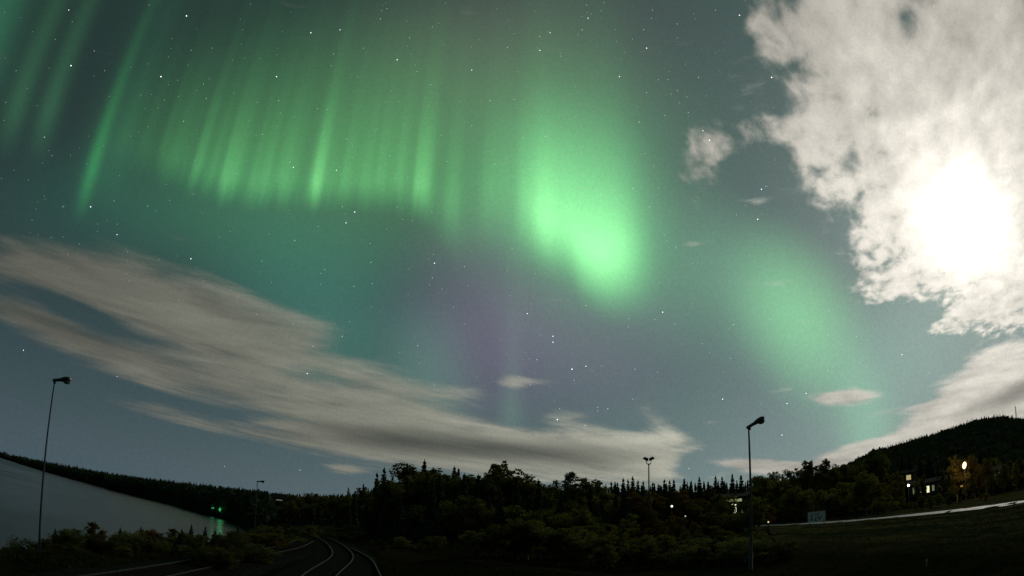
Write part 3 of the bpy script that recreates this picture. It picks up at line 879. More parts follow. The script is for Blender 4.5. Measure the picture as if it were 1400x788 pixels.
fill('birch', 1060, 1250, 38, 56, 108, 125, 14, 'low dim tree along the far side of the road', 'low trees beyond the road', 1.2, 1.6, prof)
tag_plant = plant_px('autumn', 862, 671, 92, 'pale olive round tree in front, left of the twin lamp pole', None, 1.3, 1)
plant_px('autumn', 917, 668, 96, 'slim yellow green tree standing out right of the twin lamp pole', None, .45, 2)
plant_px('autumn', 888, 672, 95, 'small yellow green crown right in front of the twin lamp pole', None, .5, 0)
plant_px('autumn', 1050, 690, 88, 'yellow brown bush at the left end of the pale road', None, 1.4, 1)
plant_px('birch', 1036, 682, 84, 'dark olive bush just right of the right lamp pole', None, 1.3, 2)

# ---- trees behind the road on the right
prof2 = lambda x: float(np.interp(x, [1190, 1240, 1300, 1400], [634, 630, 622, 618]))
fill('birch', 1200, 1420, 2, 22, 190, 260, 20, 'dim broad tree on the lower hill slope behind the bright street lamp', 'dim trees on the lower hill slope', 1.1, 1.5, prof2)
fill('spruce', 1195, 1420, 4, 30, 160, 240, 18, 'dim spruce on the lower hill slope behind the bright street lamp', 'dim spruces on the lower hill slope', 1.1, 1.5, prof2)
fill('birch', 1190, 1420, 46, 58, 84, 112, 18, 'dark low tree between the road and the lit windows on the right', 'dark trees between road and lit windows', 1.2, 1.7, lambda x: float(np.interp(x, [1190, 1400], [634, 617])))
for k, (px, py, wd) in enumerate([(1228, 646, .7), (1254, 652, .45), (1262, 648, .4), (1287, 650, .7), (1297, 645, .5), (1308, 648, .35), (1338, 646, .5), (1356, 640, .7), (1371, 634, .8), (1388, 632, .8), (1404, 628, .9)]):
    plant_px('birch', px, py, 126 + (k % 3) * 4, 'narrow dim birch standing among the lit windows on the right', 'narrow birches among the lit windows', wd)
for k, (px, py, wd) in enumerate([(1306, 624, .8), (1330, 622, .8), (1318, 630, .7), (1346, 628, .8)]):
    plant_px('birch', px, py, 121 + (k % 2) * 3, 'brownish birch lit orange by the blazing street lamp beside it', 'lamplit birches round the blazing street lamp', wd)
fill('spruce', 1210, 1420, -8, 14, 158, 175, 16, 'dark spruce right behind the lit houses below the hill', 'spruces behind the lit houses', 1.1, 1.5, lambda x: float(np.interp(x, [1210, 1400], [632, 616])))
for k, (px, py, wd) in enumerate([(982, 676, .8), (1023, 676, .8)]):
    plant_px('birch', px, py, 92 + k, 'dark birch half hiding the pale lit building', 'birches half hiding the lit building', wd)
for k, (px, py) in enumerate([(995, 703), (1010, 705), (1022, 700), (978, 700)]):
    plant_px('shrub', px, py, 80 + k, 'dark bush under the window of the lit building', 'bushes under the lit window', 1.6)
fill('young_spruce', 860, 1075, 66, 96, 50, 75, 16, 'dark young spruce on the slope round the right lamp', 'young spruces round the right lamp', 1.6, 2.2, prof)
fill('shrub', 880, 1075, 78, 100, 44, 70, 16, 'dark bush on the slope between wood and field by the right lamp', 'dark bushes round the right lamp', 1.6, 2.4, prof)
fill('birch', 640, 1050, 66, 92, 46, 56, 22, 'shaded low bush at the very foot of the wood by the gravel path', 'shaded bushes by the gravel path', 1.4, 2.1, prof)

# ---- shrubs in front of the lake
shr = [('shrub', 98, 722, 36, 'dark spreading bush second from the left, before the lake', 1.0),
       ('shrub', 78, 742, 33, 'low dark bush at the foot of the left lamp pole', 1.3),
       ('shrub', 40, 737, 37, 'thin twiggy bush directly left of the left lamp pole', .8),
       ('shrub', 8, 752, 34, 'low dark bush in the bottom left corner', 1.3),
       ('autumn_shrub', 132, 714, 37, 'upright yellow brown young tree, tallest bush before the lake on the left', .6),
       ('shrub', 150, 738, 36, 'low dark bush right of the upright yellow brown one', 1.1),
       ('shrub', 173, 741, 37, 'small dark bush between the yellow brown one and the round one', 1.0),
       ('shrub', 199, 729, 39, 'loose dark bush in the middle of the row before the lake', 1.0),
       ('shrub', 222, 744, 40, 'low bush right of the loose middle one before the lake', 1.1),
       ('young_spruce', 236, 741, 41, 'tiny dark spruce in the row of lake side bushes', .9),
       ('young_spruce', 262, 717, 42, 'pointed dark young spruce, tallest of the row before the lake', .75),
       ('shrub', 250, 727, 43, 'twiggy bush leaning on the pointed young spruce from the left', .8),
       ('autumn_shrub', 278, 741, 43, 'brown bush right of the pointed young spruce', 1.2),
       ('young_spruce', 294, 725, 45, 'small spruce tip rising from brown bushes near the rails', .9),
       ('autumn_shrub', 303, 738, 45, 'reddish brown bush under the small spruce tip', 1.2),
       ('autumn_shrub', 322, 727, 49, 'rounded orange brown bush near the end of the lake', 1.1),
       ('autumn_shrub', 345, 731, 52, 'orange brown bush right of the rounded one by the lake end', 1.2),
       ('shrub', 366, 733, 58, 'olive bush between the lake end and the left track', 1.4),
       ('autumn_shrub', 385, 737, 64, 'low yellowish bush beside the bend of the left track', 1.5),
       ('shrub', 400, 731, 74, 'dark bush behind the bend of the left track', 1.5)]
for k, (kind, px, py, d, lab, wd) in enumerate(shr):
    plant_px(kind, px, py, d, lab, 'bushes between the tracks and the lake', wd * (1.9 if kind != 'young_spruce' else 2.0), seed=k)
def fill2(kind, x0, x1, y0, y1, d0, d1, n, label, group, w0=1.0, w1=1.6):
    for k in range(n):
        px = x0 + (x1 - x0) * (k + rnd.uniform(.1, .9)) / n
        plant_px(kind, px, rnd.uniform(y0, y1) - (px - x0) * .02, rnd.uniform(d0, d1), label, group, rnd.uniform(w0, w1))
fill2('young_spruce', 70, 330, 722, 736, 38, 46, 9, 'small dark spruce in the row between the left track and the lake', 'small spruces in the lake side row', 1.3, 2.0)
fill2('shrub', -10, 350, 746, 760, 31, 44, 44, 'low dark undergrowth bush along the left track bank', 'low undergrowth bushes along the left bank', 1.4, 2.2)
fill2('shrub', 350, 500, 718, 738, 75, 110, 34, 'low dark bush filling the ground behind the rail curve', 'low bushes behind the rail curve', 1.4, 2.2)
fill2('shrub', 60, 330, 725, 744, 34, 46, 22, 'leafy dark bush in the row between the left track and the lake', 'leafy bushes in the lake side row', .9, 1.5)
fill2('autumn_shrub', 90, 330, 722, 740, 36, 46, 9, 'yellow brown bush in the row between the left track and the lake', 'yellow brown bushes in the lake side row', .8, 1.4)
fill2('shrub', 395, 455, 739, 746, 66, 80, 12, 'dark bush where the tracks vanish into the wood', 'bushes where the tracks vanish', 1.5, 2.2)
fill2('shrub', 330, 420, 733, 742, 60, 80, 14, 'dark bush between the lake end and the vanishing track', 'bushes by the vanishing track', 1.5, 2.2)
fill2('autumn_shrub', 300, 400, 728, 745, 52, 70, 14, 'low brown bush filling the corner between lake end and rails', 'low brown bushes by the lake end', 1.6, 2.4)
fill2('shrub', 500, 660, 734, 750, 60, 84, 26, 'low dark bush at the wood foot right of the rails', 'low bushes right of the rails', 1.4, 2.2)

# ---- far woods that read as one mass
def far_wood(name, label, n, sample, hmin, hmax, seed, cat='woodland'):
    r = np.random.default_rng(seed)
    protos = [spruce_quads(np.random.default_rng(seed + i), 1.0, .17 + .03 * i, 9, 6, segs=1, full=.05) for i in range(4)]
    protos = [p[:, :, :] for p in protos]
    rb = []
    for i in range(2):
        rr = np.random.default_rng(seed + 20 + i)
        d = rr.normal(size=(46, 3)); d /= np.linalg.norm(d, axis=1)[:, None]
        P = d * rr.uniform(.5, 1, (46, 1)) * np.array([.30, .30, .38]) + np.array([0, 0, .58])
        rb.append(leaf_quads(P, .26, rr))
    Q = []
    for k in range(n):
        x, y = sample(r)
        z = gz(x, y)
        if z < WATER + .3: continue
        hgt = r.uniform(hmin, hmax) * (1.25 if r.uniform() < .12 else 1)
        dd_ = math.hypot(x, y); ad = math.degrees(math.atan2(x, y))
        if ad < 22:      # the woods round the lake end are low
            lim = float(np.interp(ad, [-50, -44.5, -37.7, -31, -24.7, -21.5, -17, -13.5, -10, -5, 22], [.0, .02, .24, .50, .78, .88, .92, 1.5, 2.6, 3.4, 3.0]))
            hgt = min(hgt, dd_ * math.tan(R(lim + r.normal(0, .07) + (.12 if r.uniform() < .1 else 0))) - z + .5)
            if hgt < 2.5: continue
        p = protos[r.integers(4)] if r.uniform() < .72 else rb[r.integers(2)] * np.array([1, 1, .85])
        a = r.uniform(0, 6.28); ca, sa = math.cos(a), math.sin(a)
        M = np.array([[ca, -sa, 0], [sa, ca, 0], [0, 0, 1]])
        Q.append((p @ M.T) * hgt * np.array([1.15, 1.15, 1]) + np.array([x, y, z - .5]))
    me = quads_mesh(name, np.concatenate(Q), m_spruce)
    o = link(name, me); tag(o, label, cat, None, 'stuff'); return o

def s_hill(r):
    a = R(r.uniform(23, 53)); d = r.uniform(420, 1560)
    return d * math.sin(a), d * math.cos(a)
far_wood('hill_forest', 'dense dark forest covering the hill on the right skyline', 15000, s_hill, 8, 14, 5)
def s_left(r):
    a = r.uniform(-58, -20.5); rf = float(np.interp(a, FA, FR)); d = rf + 12 + r.uniform(0, 1) ** 1.6 * (60 + rf * .35)
    return d * math.sin(R(a)), d * math.cos(R(a))
far_wood('far_shore_forest', 'low dark forest along the far shore of the lake', 4200, s_left, 8, 12.5, 6)
def s_mid(r):
    a = r.uniform(-21.5, 27); d = r.uniform(210, 520) if a > -12 else r.uniform(300, 640)
    return d * math.sin(R(a)), d * math.cos(R(a))
far_wood('middle_forest', 'dark forest closing the view behind the middle wood', 3200, s_mid, 9, 13, 9)

# ---- grass on the near ground
def grass(name, label, n, region, hgt, seed, m):
    r = np.random.default_rng(seed); P = region(r, n)
    z = ground(P[:, 0], P[:, 1]); n = len(P)
    a = r.uniform(0, 6.28, n); hh = hgt * r.uniform(.4, 1.3, n); w = .012 + .014 * r.uniform(0, 1, n)
    o = np.stack([np.cos(a), np.sin(a), np.zeros(n)], 1) * w[:, None]
    b = np.column_stack([P, z - .03]); t = b + np.column_stack([r.normal(0, .25, n) * hh, r.normal(0, .25, n) * hh, hh])
    Q = np.stack([b - o, b + o, t + o * .15, t - o * .15], 1)
    ob = link(name, quads_mesh(name, Q, m)); tag(ob, label, 'grass', None, 'stuff')
m_grass = material('dry_grass', (0.075, 0.068, 0.024), 0.95, base2=(0.026, 0.038, 0.014), scale=.35, spec=0)
def reg_right(r, n):
    d = 14 + 60 * r.uniform(0, 1, n) ** 1.3; a = np.radians(r.uniform(8, 54, n)); x, y = d * np.sin(a), d * np.cos(a)
    k = x < 39; return np.column_stack([x, y])[k]
grass('field_grass', 'rough cut grass of the dark field below the road', 90000, reg_right, .10, 3, m_grass)
def reg_mid(r, n):
    d = 24 + 60 * r.uniform(0, 1, n) ** 1.2; a = np.radians(r.uniform(-48, 10, n)); x, y = d * np.sin(a), d * np.cos(a)
    k = np.ones(len(x), bool)
    for c in (c1, c2): 
        k &= np.abs(x - np.interp(y, c[:, 1], c[:, 0])) > 2.1
    k &= np.hypot(x[:, None] - gc[None, :, 0], y[:, None] - gc[None, :, 1]).min(1) > 1.8
    return np.column_stack([x, y])[k]
grass('bank_grass', 'dry brown grass on the banks beside the rails', 80000, reg_mid, .16, 4, m_grass)

# ================================================================== street lamps
m_pole = material('galvanised_pole', (0.07, 0.075, 0.075), 0.8, 0.1, 0.15, 4)
m_head = material('lamp_housing', (0.07, 0.075, 0.075), 0.5, 0.2, 0.15, 6)
m_lens = material('dull_lens', (0.30, 0.31, 0.30), 0.25, 0, 0.1, 6)
m_cap = material('pale_end_cap', (0.55, 0.55, 0.52), 0.4, 0, 0.1, 6)

def lamp_head(mb_parent, L, tilt, s=1.0, x0=0.0, z0=0.0, ry=0.0):
    """spigot arm, tapering housing, hanging bowl and pale end cap along +x"""
    M = Matrix.Rotation(-tilt, 3, 'Y')
    def T(v): return [tuple(Vector((x0, 0, z0)) + M @ Vector(p)) for p in v]
    arm = MB().tube(T([(-.10 * s, 0, 0), (L * .45, 0, .01)]), [.075 * s, .085 * s], 8)
    arm.tube(T([(0, 0, -.16 * s), (0, 0, .05)]), .07 * s, 8)
    a = arm.build('arm', m_head, mb_parent, True)
    # housing: swept ellipse sections
    V = []; F = []; secs = [(.30, .07, .07, .0), (.45, .12, .10, .01), (.65, .17, .125, .02), (.88, .18, .12, .02), (.97, .15, .09, .02), (1.0, .09, .06, .02)]
    for (t, w, hh, dz) in secs:
        for k in range(12):
            q = 2 * math.pi * k / 12
            V.append((t * L, math.cos(q) * w * s, dz + math.sin(q) * hh * s))
    for i in range(len(secs) - 1):
        for k in range(12): F.append((i * 12 + k, i * 12 + (k + 1) % 12, (i + 1) * 12 + (k + 1) % 12, (i + 1) * 12 + k))
    F.append(tuple(range(12))); F.append(tuple(range((len(secs) - 1) * 12, len(secs) * 12)))
    hd = MB().add(T(V), F).build('lamp_head', m_head, mb_parent, True)
    V = []; F = []; secs = [(.60, .08, -.06, .02), (.68, .15, -.10, .09), (.80, .165, -.10, .125), (.92, .14, -.10, .10), (.98, .07, -.06, .03)]
    for (t, w, z, dp) in secs:
        for k in range(9):
            q = math.pi * k / 8
            V.append((t * L, math.cos(q) * w * s, (z - math.sin(q) * dp) * s))
    for i in range(len(secs) - 1):
        for k in range(8): F.append((i * 9 + k, i * 9 + k + 1, (i + 1) * 9 + k + 1, (i + 1) * 9 + k))
    MB().add(T(V), F).build('lamp_bowl', m_lens, hd, True)
    V = T([(1.012 * L, -.07 * s, -.03 * s), (1.012 * L, .07 * s, -.03 * s), (1.012 * L, .07 * s, .09 * s), (1.012 * L, -.07 * s, .09 * s),
           (1.03 * L, -.06 * s, -.02 * s), (1.03 * L, .06 * s, -.02 * s), (1.03 * L, .06 * s, .08 * s), (1.03 * L, -.06 * s, .08 * s)])
    MB().add(V, [(0, 3, 2, 1), (4, 5, 6, 7), (0, 1, 5, 4), (1, 2, 6, 5), (2, 3, 7, 6), (3, 0, 4, 7)]).build('end_cap', m_cap, hd)

def lamp(px, py, d, L, tilt, face, label, s=1.0, r=.085, double=False):
    v = direction(px, py); hd = math.hypot(v.x, v.y)
    x, y, top = v.x / hd * d, v.y / hd * d, v.z / hd * d
    base = gz(x, y); H = top - base
    root = thing('street_lamp', (x, y, base), face, label, 'street lamp', 'unlit street lamps on tall poles')
    MB().tube([(0, 0, -.3), (0, 0, H * .3), (0, 0, H)], [r * 1.25, r * 1.0, r * .62], 10).build('pole', m_pole, root, True)
    MB().tube([(0, 0, -.3), (0, 0, 1.1)], r * 1.6, 10).build('pole_base', m_pole, root, True)
    if not double:
        lamp_head(root, L, tilt, s, 0, H)
    else:
        for sg in (-1, 1):
            br = MB().tube([(0, 0, H - .2), (sg * .28, 0, H + .05), (sg * .42, 0, H + .55)], .06, 8).build('bracket', m_pole, root, True)
            M = Matrix.Rotation(R(-25 * sg), 3, 'Y')
            V = []
            for (cx, cy, cz) in [(-.42, -.3, 0), (.42, -.3, 0), (.42, .3, 0), (-.42, .3, 0), (-.3, -.22, .38), (.3, -.22, .38), (.3, .22, .38), (-.3, .22, .38)]:
                V.append(tuple(Vector((sg * .46, 0, H + .5)) + M @ Vector((cx, cy, cz))))
            MB().add(V, [(0, 3, 2, 1), (4, 5, 6, 7), (0, 1, 5, 4), (1, 2, 6, 5), (2, 3, 7, 6), (3, 0, 4, 7)]).build('floodlight', m_head, br)
lamp(75, 520, 36, 1.12, R(7), R(0), 'tall lamp pole on the far left in front of the lake', 1.1, r=.06)
lamp(1023.5, 584, 42, 1.22, R(27), R(2), 'tall lamp pole on the right with its head tilted upward', 1.35, r=.085)
lamp(352, 658.5, 112, 1.25, R(6), R(0), 'small distant lamp pole by the end of the lake', 1.2, r=.09)
lamp(887, 634, 92, 1.0, 0, R(-12), 'pole with two floodlights like horns above the middle wood', 1, r=.13, double=True)

# ================================================================== road sign
m_signf = material('sign_face', (0.78, 0.77, 0.72), 0.6, 0, 0.12, 2)
m_signt = material('sign_print', (0.12, 0.115, 0.10), 0.6, 0, 0.15, 4)
a0, e0 = azel(1104.5, 714); a1, e1 = azel(1128.5, 714); ds = 78.0
am = R((a0 + a1) / 2); sx, sy = ds * math.sin(am), ds * math.cos(am)
wS = 2 * ds * math.tan(R(a1 - a0) / 2); zb = math.tan(R(e0 * .5 + e1 * .5)) * ds; zt = math.tan(R(azel(1116, 699.5)[1])) * ds
hS = zt - zb; gS = gz(sx, sy)
sg = thing('road_sign', (sx, sy, gS), -am, 'pale rectangular notice board with faint dark print standing before the road', 'sign')
MB().box((0, 0, zb - gS + hS / 2), (wS, .05, hS)).build('sign_board', m_signf, sg)
for k in (-1, 1):
    MB().box((k * wS * .42, .07, (zt - gS) / 2), (.09, .07, zt - gS)).build('post', m_pole, sg)
# the print is too blurred to read: a head line and three dark figures
pr = MB(); zc_ = zb - gS; u = wS
pr.box((.05 * u, -.032, zc_ + hS * .74), (u * .22, .008, hS * .07)); pr.box((-.27 * u, -.032, zc_ + hS * .66), (u * .13, .008, hS * .06))
pr.box((-.27 * u, -.032, zc_ + hS * .42), (u * .05, .008, hS * .34)); pr.box((-.29 * u, -.032, zc_ + hS * .24), (u * .13, .008, hS * .10))
pr.box((-.06 * u, -.032, zc_ + hS * .34), (u * .05, .008, hS * .42), ry=.35); pr.box((-.05 * u, -.034, zc_ + hS * .16), (u * .14, .006, hS * .08))
pr.box((.12 * u, -.032, zc_ + hS * .38), (u * .05, .008, hS * .5), ry=-.4); pr.box((.22 * u, -.036, zc_ + hS * .38), (u * .045, .006, hS * .5), ry=.4)
pr.build('print', m_signt, sg)

# small pale peg in the field
dpk = direction(1267, 772); zf = None
for dist in np.arange(12, 60, .1):
    x, y = dpk.x / math.hypot(dpk.x, dpk.y) * dist, dpk.y / math.hypot(dpk.x, dpk.y) * dist
    if math.tan(R(azel(1267, 775)[1])) * dist < gz(x, y): break
pg = thing('marker_peg', (x, y, gz(x, y)), .6, 'tiny pale crossed marker peg alone in the dark field', 'marker')
MB().tube([(0, 0, -.1), (0, 0, .32)], .018, 6).build('stake', m_cap, pg)
MB().box((0, 0, .30), (.20, .02, .04), ry=.6).box((0, .021, .30), (.20, .02, .04), ry=-.6).build('cross', m_cap, pg)

# ================================================================== houses and lights among the trees
m_wall = material('painted_wood_wall', (0.11, 0.10, 0.085), 0.8, 0, 0.12, 2)
m_roof = material('dark_roof_sheet', (0.03, 0.028, 0.026), 0.95, 0, 0.2, 3, spec=.05)
m_frame = material('window_frame', (0.6, 0.6, 0.55), 0.5)
m_lit = emitter('lit_window_glass', (1.0, 0.93, 0.58), 1.1)
m_litw = emitter('bright_window_glass', (0.96, 1.0, 0.62), 2.2)
m_dim = emitter('dim_window_glass', (0.62, 0.72, 0.42), 0.20)
m_hut = emitter('hut_window_glass', (1.0, 0.85, 0.38), .42)
m_olive = emitter('olive_eave_glow', (0.75, 0.85, 0.40), .32)  # lit wall under the eave, painted as a glow of its own
m_amber = emitter('amber_window_glass', (1.0, 0.62, 0.16), .55)

def house(px, py, d, w, dep, wall_h, roof_h, rot, label, wins, lift=None, name='house'):
    """py: height of the eave in the photo"""
    v = direction(px, py); hd = math.hypot(v.x, v.y)
    x, y, ez = v.x / hd * d, v.y / hd * d, v.z / hd * d
    base = ez - wall_h; g0 = gz(x, y)
    root = thing(name, (x, y, base), -R(azel(px, py)[0]) + rot, label, 'house')
    fh = max(.3, base - g0 + .6)
    MB().box((0, 0, -fh / 2), (w - .06, dep - .06, fh)).build('foundation', m_shoulder, root)
    wl = MB().box((0, 0, wall_h / 2), (w, dep, wall_h))
    wl.add([(-w / 2, -dep / 2, wall_h), (-w / 2, dep / 2, wall_h), (-w / 2, 0, wall_h + roof_h * .97), (w / 2, -dep / 2, wall_h), (w / 2, dep / 2, wall_h), (w / 2, 0, wall_h + roof_h * .97)],
           [(0, 1, 2), (3, 5, 4)])
    wl.build('wall', m_wall, root)
    o = .5; t = .14; k = roof_h / (dep / 2)
    V = [(-w / 2 - o, -dep / 2 - o, wall_h - o * k + .02), (w / 2 + o, -dep / 2 - o, wall_h - o * k + .02), (w / 2 + o, 0, wall_h + roof_h + .02), (-w / 2 - o, 0, wall_h + roof_h + .02),
         (-w / 2 - o, dep / 2 + o, wall_h - o * k + .02), (w / 2 + o, dep / 2 + o, wall_h - o * k + .02)]
    V2 = [(a, b, c + t) for a, b, c in V]
    rf = MB().add(V + V2, [(0, 1, 2, 3), (3, 2, 5, 4), (6, 9, 8, 7), (9, 10, 11, 8), (0, 6, 7, 1), (4, 5, 11, 10), (0, 3, 9, 6), (3, 4, 10, 9), (1, 7, 8, 2), (2, 8, 11, 5)]).build('roof', m_roof, root)
    MB().box((w * .2, dep * .12, wall_h + roof_h + .1), (.6, .6, 1.3)).build('chimney', m_shoulder, rf)
    for (wx, wz, ww, wh, mat) in wins:
        fr = MB()
        yf = -dep / 2 - .03
        for sx_ in (-1, 1): fr.box((wx + sx_ * (ww / 2 + .04), yf, wz), (.08, .08, wh + .16))
        for sz_ in (-1, 1): fr.box((wx, yf, wz + sz_ * (wh / 2 + .04)), (ww, .08, .08))
        fr.box((wx, yf, wz), (.05, .06, wh))
        f = fr.build('window', m_frame, root)
        MB().box((wx, yf + .012, wz), (ww, .02, wh)).build('pane', mat, f)
    return root

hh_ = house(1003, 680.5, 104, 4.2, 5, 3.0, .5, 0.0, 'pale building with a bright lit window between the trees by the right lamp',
      [(.05, 1.25, .72, 1.35, m_litw), (.1, 2.5, 2.3, .40, m_olive), (1.45, 1.0, .5, 1.0, m_dim)], name='lit_building')  # wide olive pane is no window, it paints the lit band under the eave
house(1272, 660, 150, 10, 6, 2.6, .8, 0.0, 'dim long house with a row of faint windows right of the small white lamp',
      [(-3.8, 1.3, .55, 1.3, m_dim), (-2.4, 1.3, .5, 1.2, m_dim), (-.6, 1.2, .6, 1.4, m_lit), (.6, 1.3, .5, 1.2, m_dim), (2.2, 1.3, .6, 1.3, m_dim)])
house(1327, 650, 150, 16, 6, 2.6, .8, 0.0, 'house with small amber windows directly below the bright street lamp',
      [(-6.4, 1.2, .8, .9, m_amber), (-2.8, 2.0, .7, .6, m_amber), (-2.2, .7, .5, .5, m_amber), (2.4, 1.2, .6, .7, m_amber), (5.6, 1.4, .6, 1.2, m_dim), (6.8, 1.7, .4, 1.6, m_dim)])
house(1242, 647, 160, 3.0, 4, 2.4, .7, 0.0, 'small hut with one bright yellow window near the foot of the hill',
      [(0, 1.3, 1.1, 1.1, m_hut)], name='hut')
house(389, 682, 260, 9, 7, 1.6, 1.6, 0.0, 'faint low cottage roof among dark trees beyond the lake end', [(-2, .8, 2.4, .3, m_dim)], name='cottage')  # added glowing strip for the pale roof line, built as a window

def ball(r, seg=14, rings=9, sq=(1, 1, 1)):
    V = []; F = []
    for i in range(rings + 1):
        t = math.pi * i / rings
        for k in range(seg):
            q = 2 * math.pi * k / seg
            V.append((r * sq[0] * math.sin(t) * math.cos(q), r * sq[1] * math.sin(t) * math.sin(q), r * sq[2] * math.cos(t)))
    for i in range(rings):
        for k in range(seg): F.append((i * seg + k, i * seg + (k + 1) % seg, (i + 1) * seg + (k + 1) % seg, (i + 1) * seg + k))
    return V, F

def lit_lamp(px, py, d, r, c, strength, watt, label, sq=(1, 1, 1), name='lit_street_lamp', tilt=0.0, forward=1.0):
    v = direction(px, py); hd = math.hypot(v.x, v.y)
    x, y, z = v.x / hd * d, v.y / hd * d, v.z / hd * d
    g0 = gz(x, y); g1 = min(g0, z - 1.0)
    root = thing(name, (x, y, g1), 0, label, 'lamp')
    MB().tube([(0, 0, -.2), (0, 0, z - g1 - r * .9)], [.045, .035], 8).build('pole', m_pole, root)
    Vb, Fb = ball(r, sq=sq)
    M = Matrix.Rotation(tilt, 3, Vector((v.x, v.y, 0)).normalized())
    Vb = [tuple(M @ Vector(p) + Vector((0, 0, z - g1))) for p in Vb]
    MB().add(Vb, Fb).build('globe', emitter(name + '_glow', c, strength), root, True)
    MB().tube([(0, 0, z - g1 - r * 1.05), (0, 0, z - g1 - r * .8)], [.10, .16], 8).build('collar', m_head, root)
    if watt:
        L = bpy.data.lights.new('lamp_light', 'POINT'); L.energy = watt; L.color = c; L.shadow_soft_size = r * 1.3; L.specular_factor = 0.1
        lo = bpy.data.objects.new('lamp_light', L); col.objects.link(lo); lo.parent = root
        lo.location = (-v.x / hd * 1.6 * forward, -v.y / hd * 1.6 * forward, z - g1 + .2)
lit_lamp(1318.5, 636.5, 118, .45, (1.0, .56, .30), 3.4, 480, 'blazing orange white street lamp before the wooded hill on the right', (.8, .8, 1.35), tilt=R(14))
lit_lamp(1242, 664, 112, .20, (1.0, .95, .80), 6, 40, 'small round white lamp under the yellow window near the hill foot', name='garden_lamp')
lit_lamp(918.5, 692.5, 74, .12, (1.0, .93, .68), 2.2, 10, 'small cream lamp glinting through leaves left of the lit building', name='garden_lamp')
lit_lamp(937, 706, 72, .07, (.75, .85, .70), .9, 0, 'faint low lamp glinting in the bushes below the cream one', name='garden_lamp')
lit_lamp(1050.5, 714, 76, .09, (1.0, .8, .4), .9, 0, 'faint yellow lamp in the bush at the left end of the road', name='garden_lamp')
lit_lamp(302, 697.0, float(np.interp(azel(302, 697)[0], FA, FR)) + 7, .8, (.10, .85, .30), .40, 70, 'dim green harbour light, right one, on the far lake shore', name='harbour_light', forward=3)
lit_lamp(291, 695.5, float(np.interp(azel(291, 697)[0], FA, FR)) + 7, .6, (.10, .80, .35), .25, 20, 'dim green harbour light, left one, on the far lake shore', name='harbour_light', forward=3)

# lattice mast on the hill top
v = direction(1388, 556); hd = math.hypot(v.x, v.y); dm = 1420.0
x, y, top = v.x / hd * dm, v.y / hd * dm, v.z / hd * dm
base = gz(x, y); H = top - base
mast = thing('radio_mast', (x, y, base), 0, 'thin lattice radio mast on top of the wooded hill', 'mast')
m_mast = material('mast_steel', (0.20, 0.20, 0.20), 0.6, .3)
fr = MB()
wb, wt_ = 3.2, 1.0
def lw(t): return wb + (wt_ - wb) * t
corners = [(-1, -1), (1, -1), (1, 1), (-1, 1)]
for cx, cy in corners:
    fr.tube([(cx * wb / 2, cy * wb / 2, 0), (cx * wt_ / 2, cy * wt_ / 2, H)], .22, 5)
NB = 9
for i in range(NB):
    t0, t1 = i / NB, (i + 1) / NB
    for k in range(4):
        a, b_ = corners[k], corners[(k + 1) % 4]
        fr.tube([(a[0] * lw(t0) / 2, a[1] * lw(t0) / 2, H * t0), (b_[0] * lw(t1) / 2, b_[1] * lw(t1) / 2, H * t1)], .13, 4)
        fr.tube([(b_[0] * lw(t0) / 2, b_[1] * lw(t0) / 2, H * t0), (a[0] * lw(t1) / 2, a[1] * lw(t1) / 2, H * t1)], .13, 4)
fr.build('lattice', m_mast, mast)
MB().box((0, 0, H * .80), (4.2, 1.4, .8)).build('antenna', m_mast, mast); MB().box((0, 0, H * .66), (3.4, 1.4, .7)).build('antenna', m_mast, mast)
MB().tube([(0, 0, H), (0, 0, H + 6)], .18, 5).build('aerial', m_mast, mast)

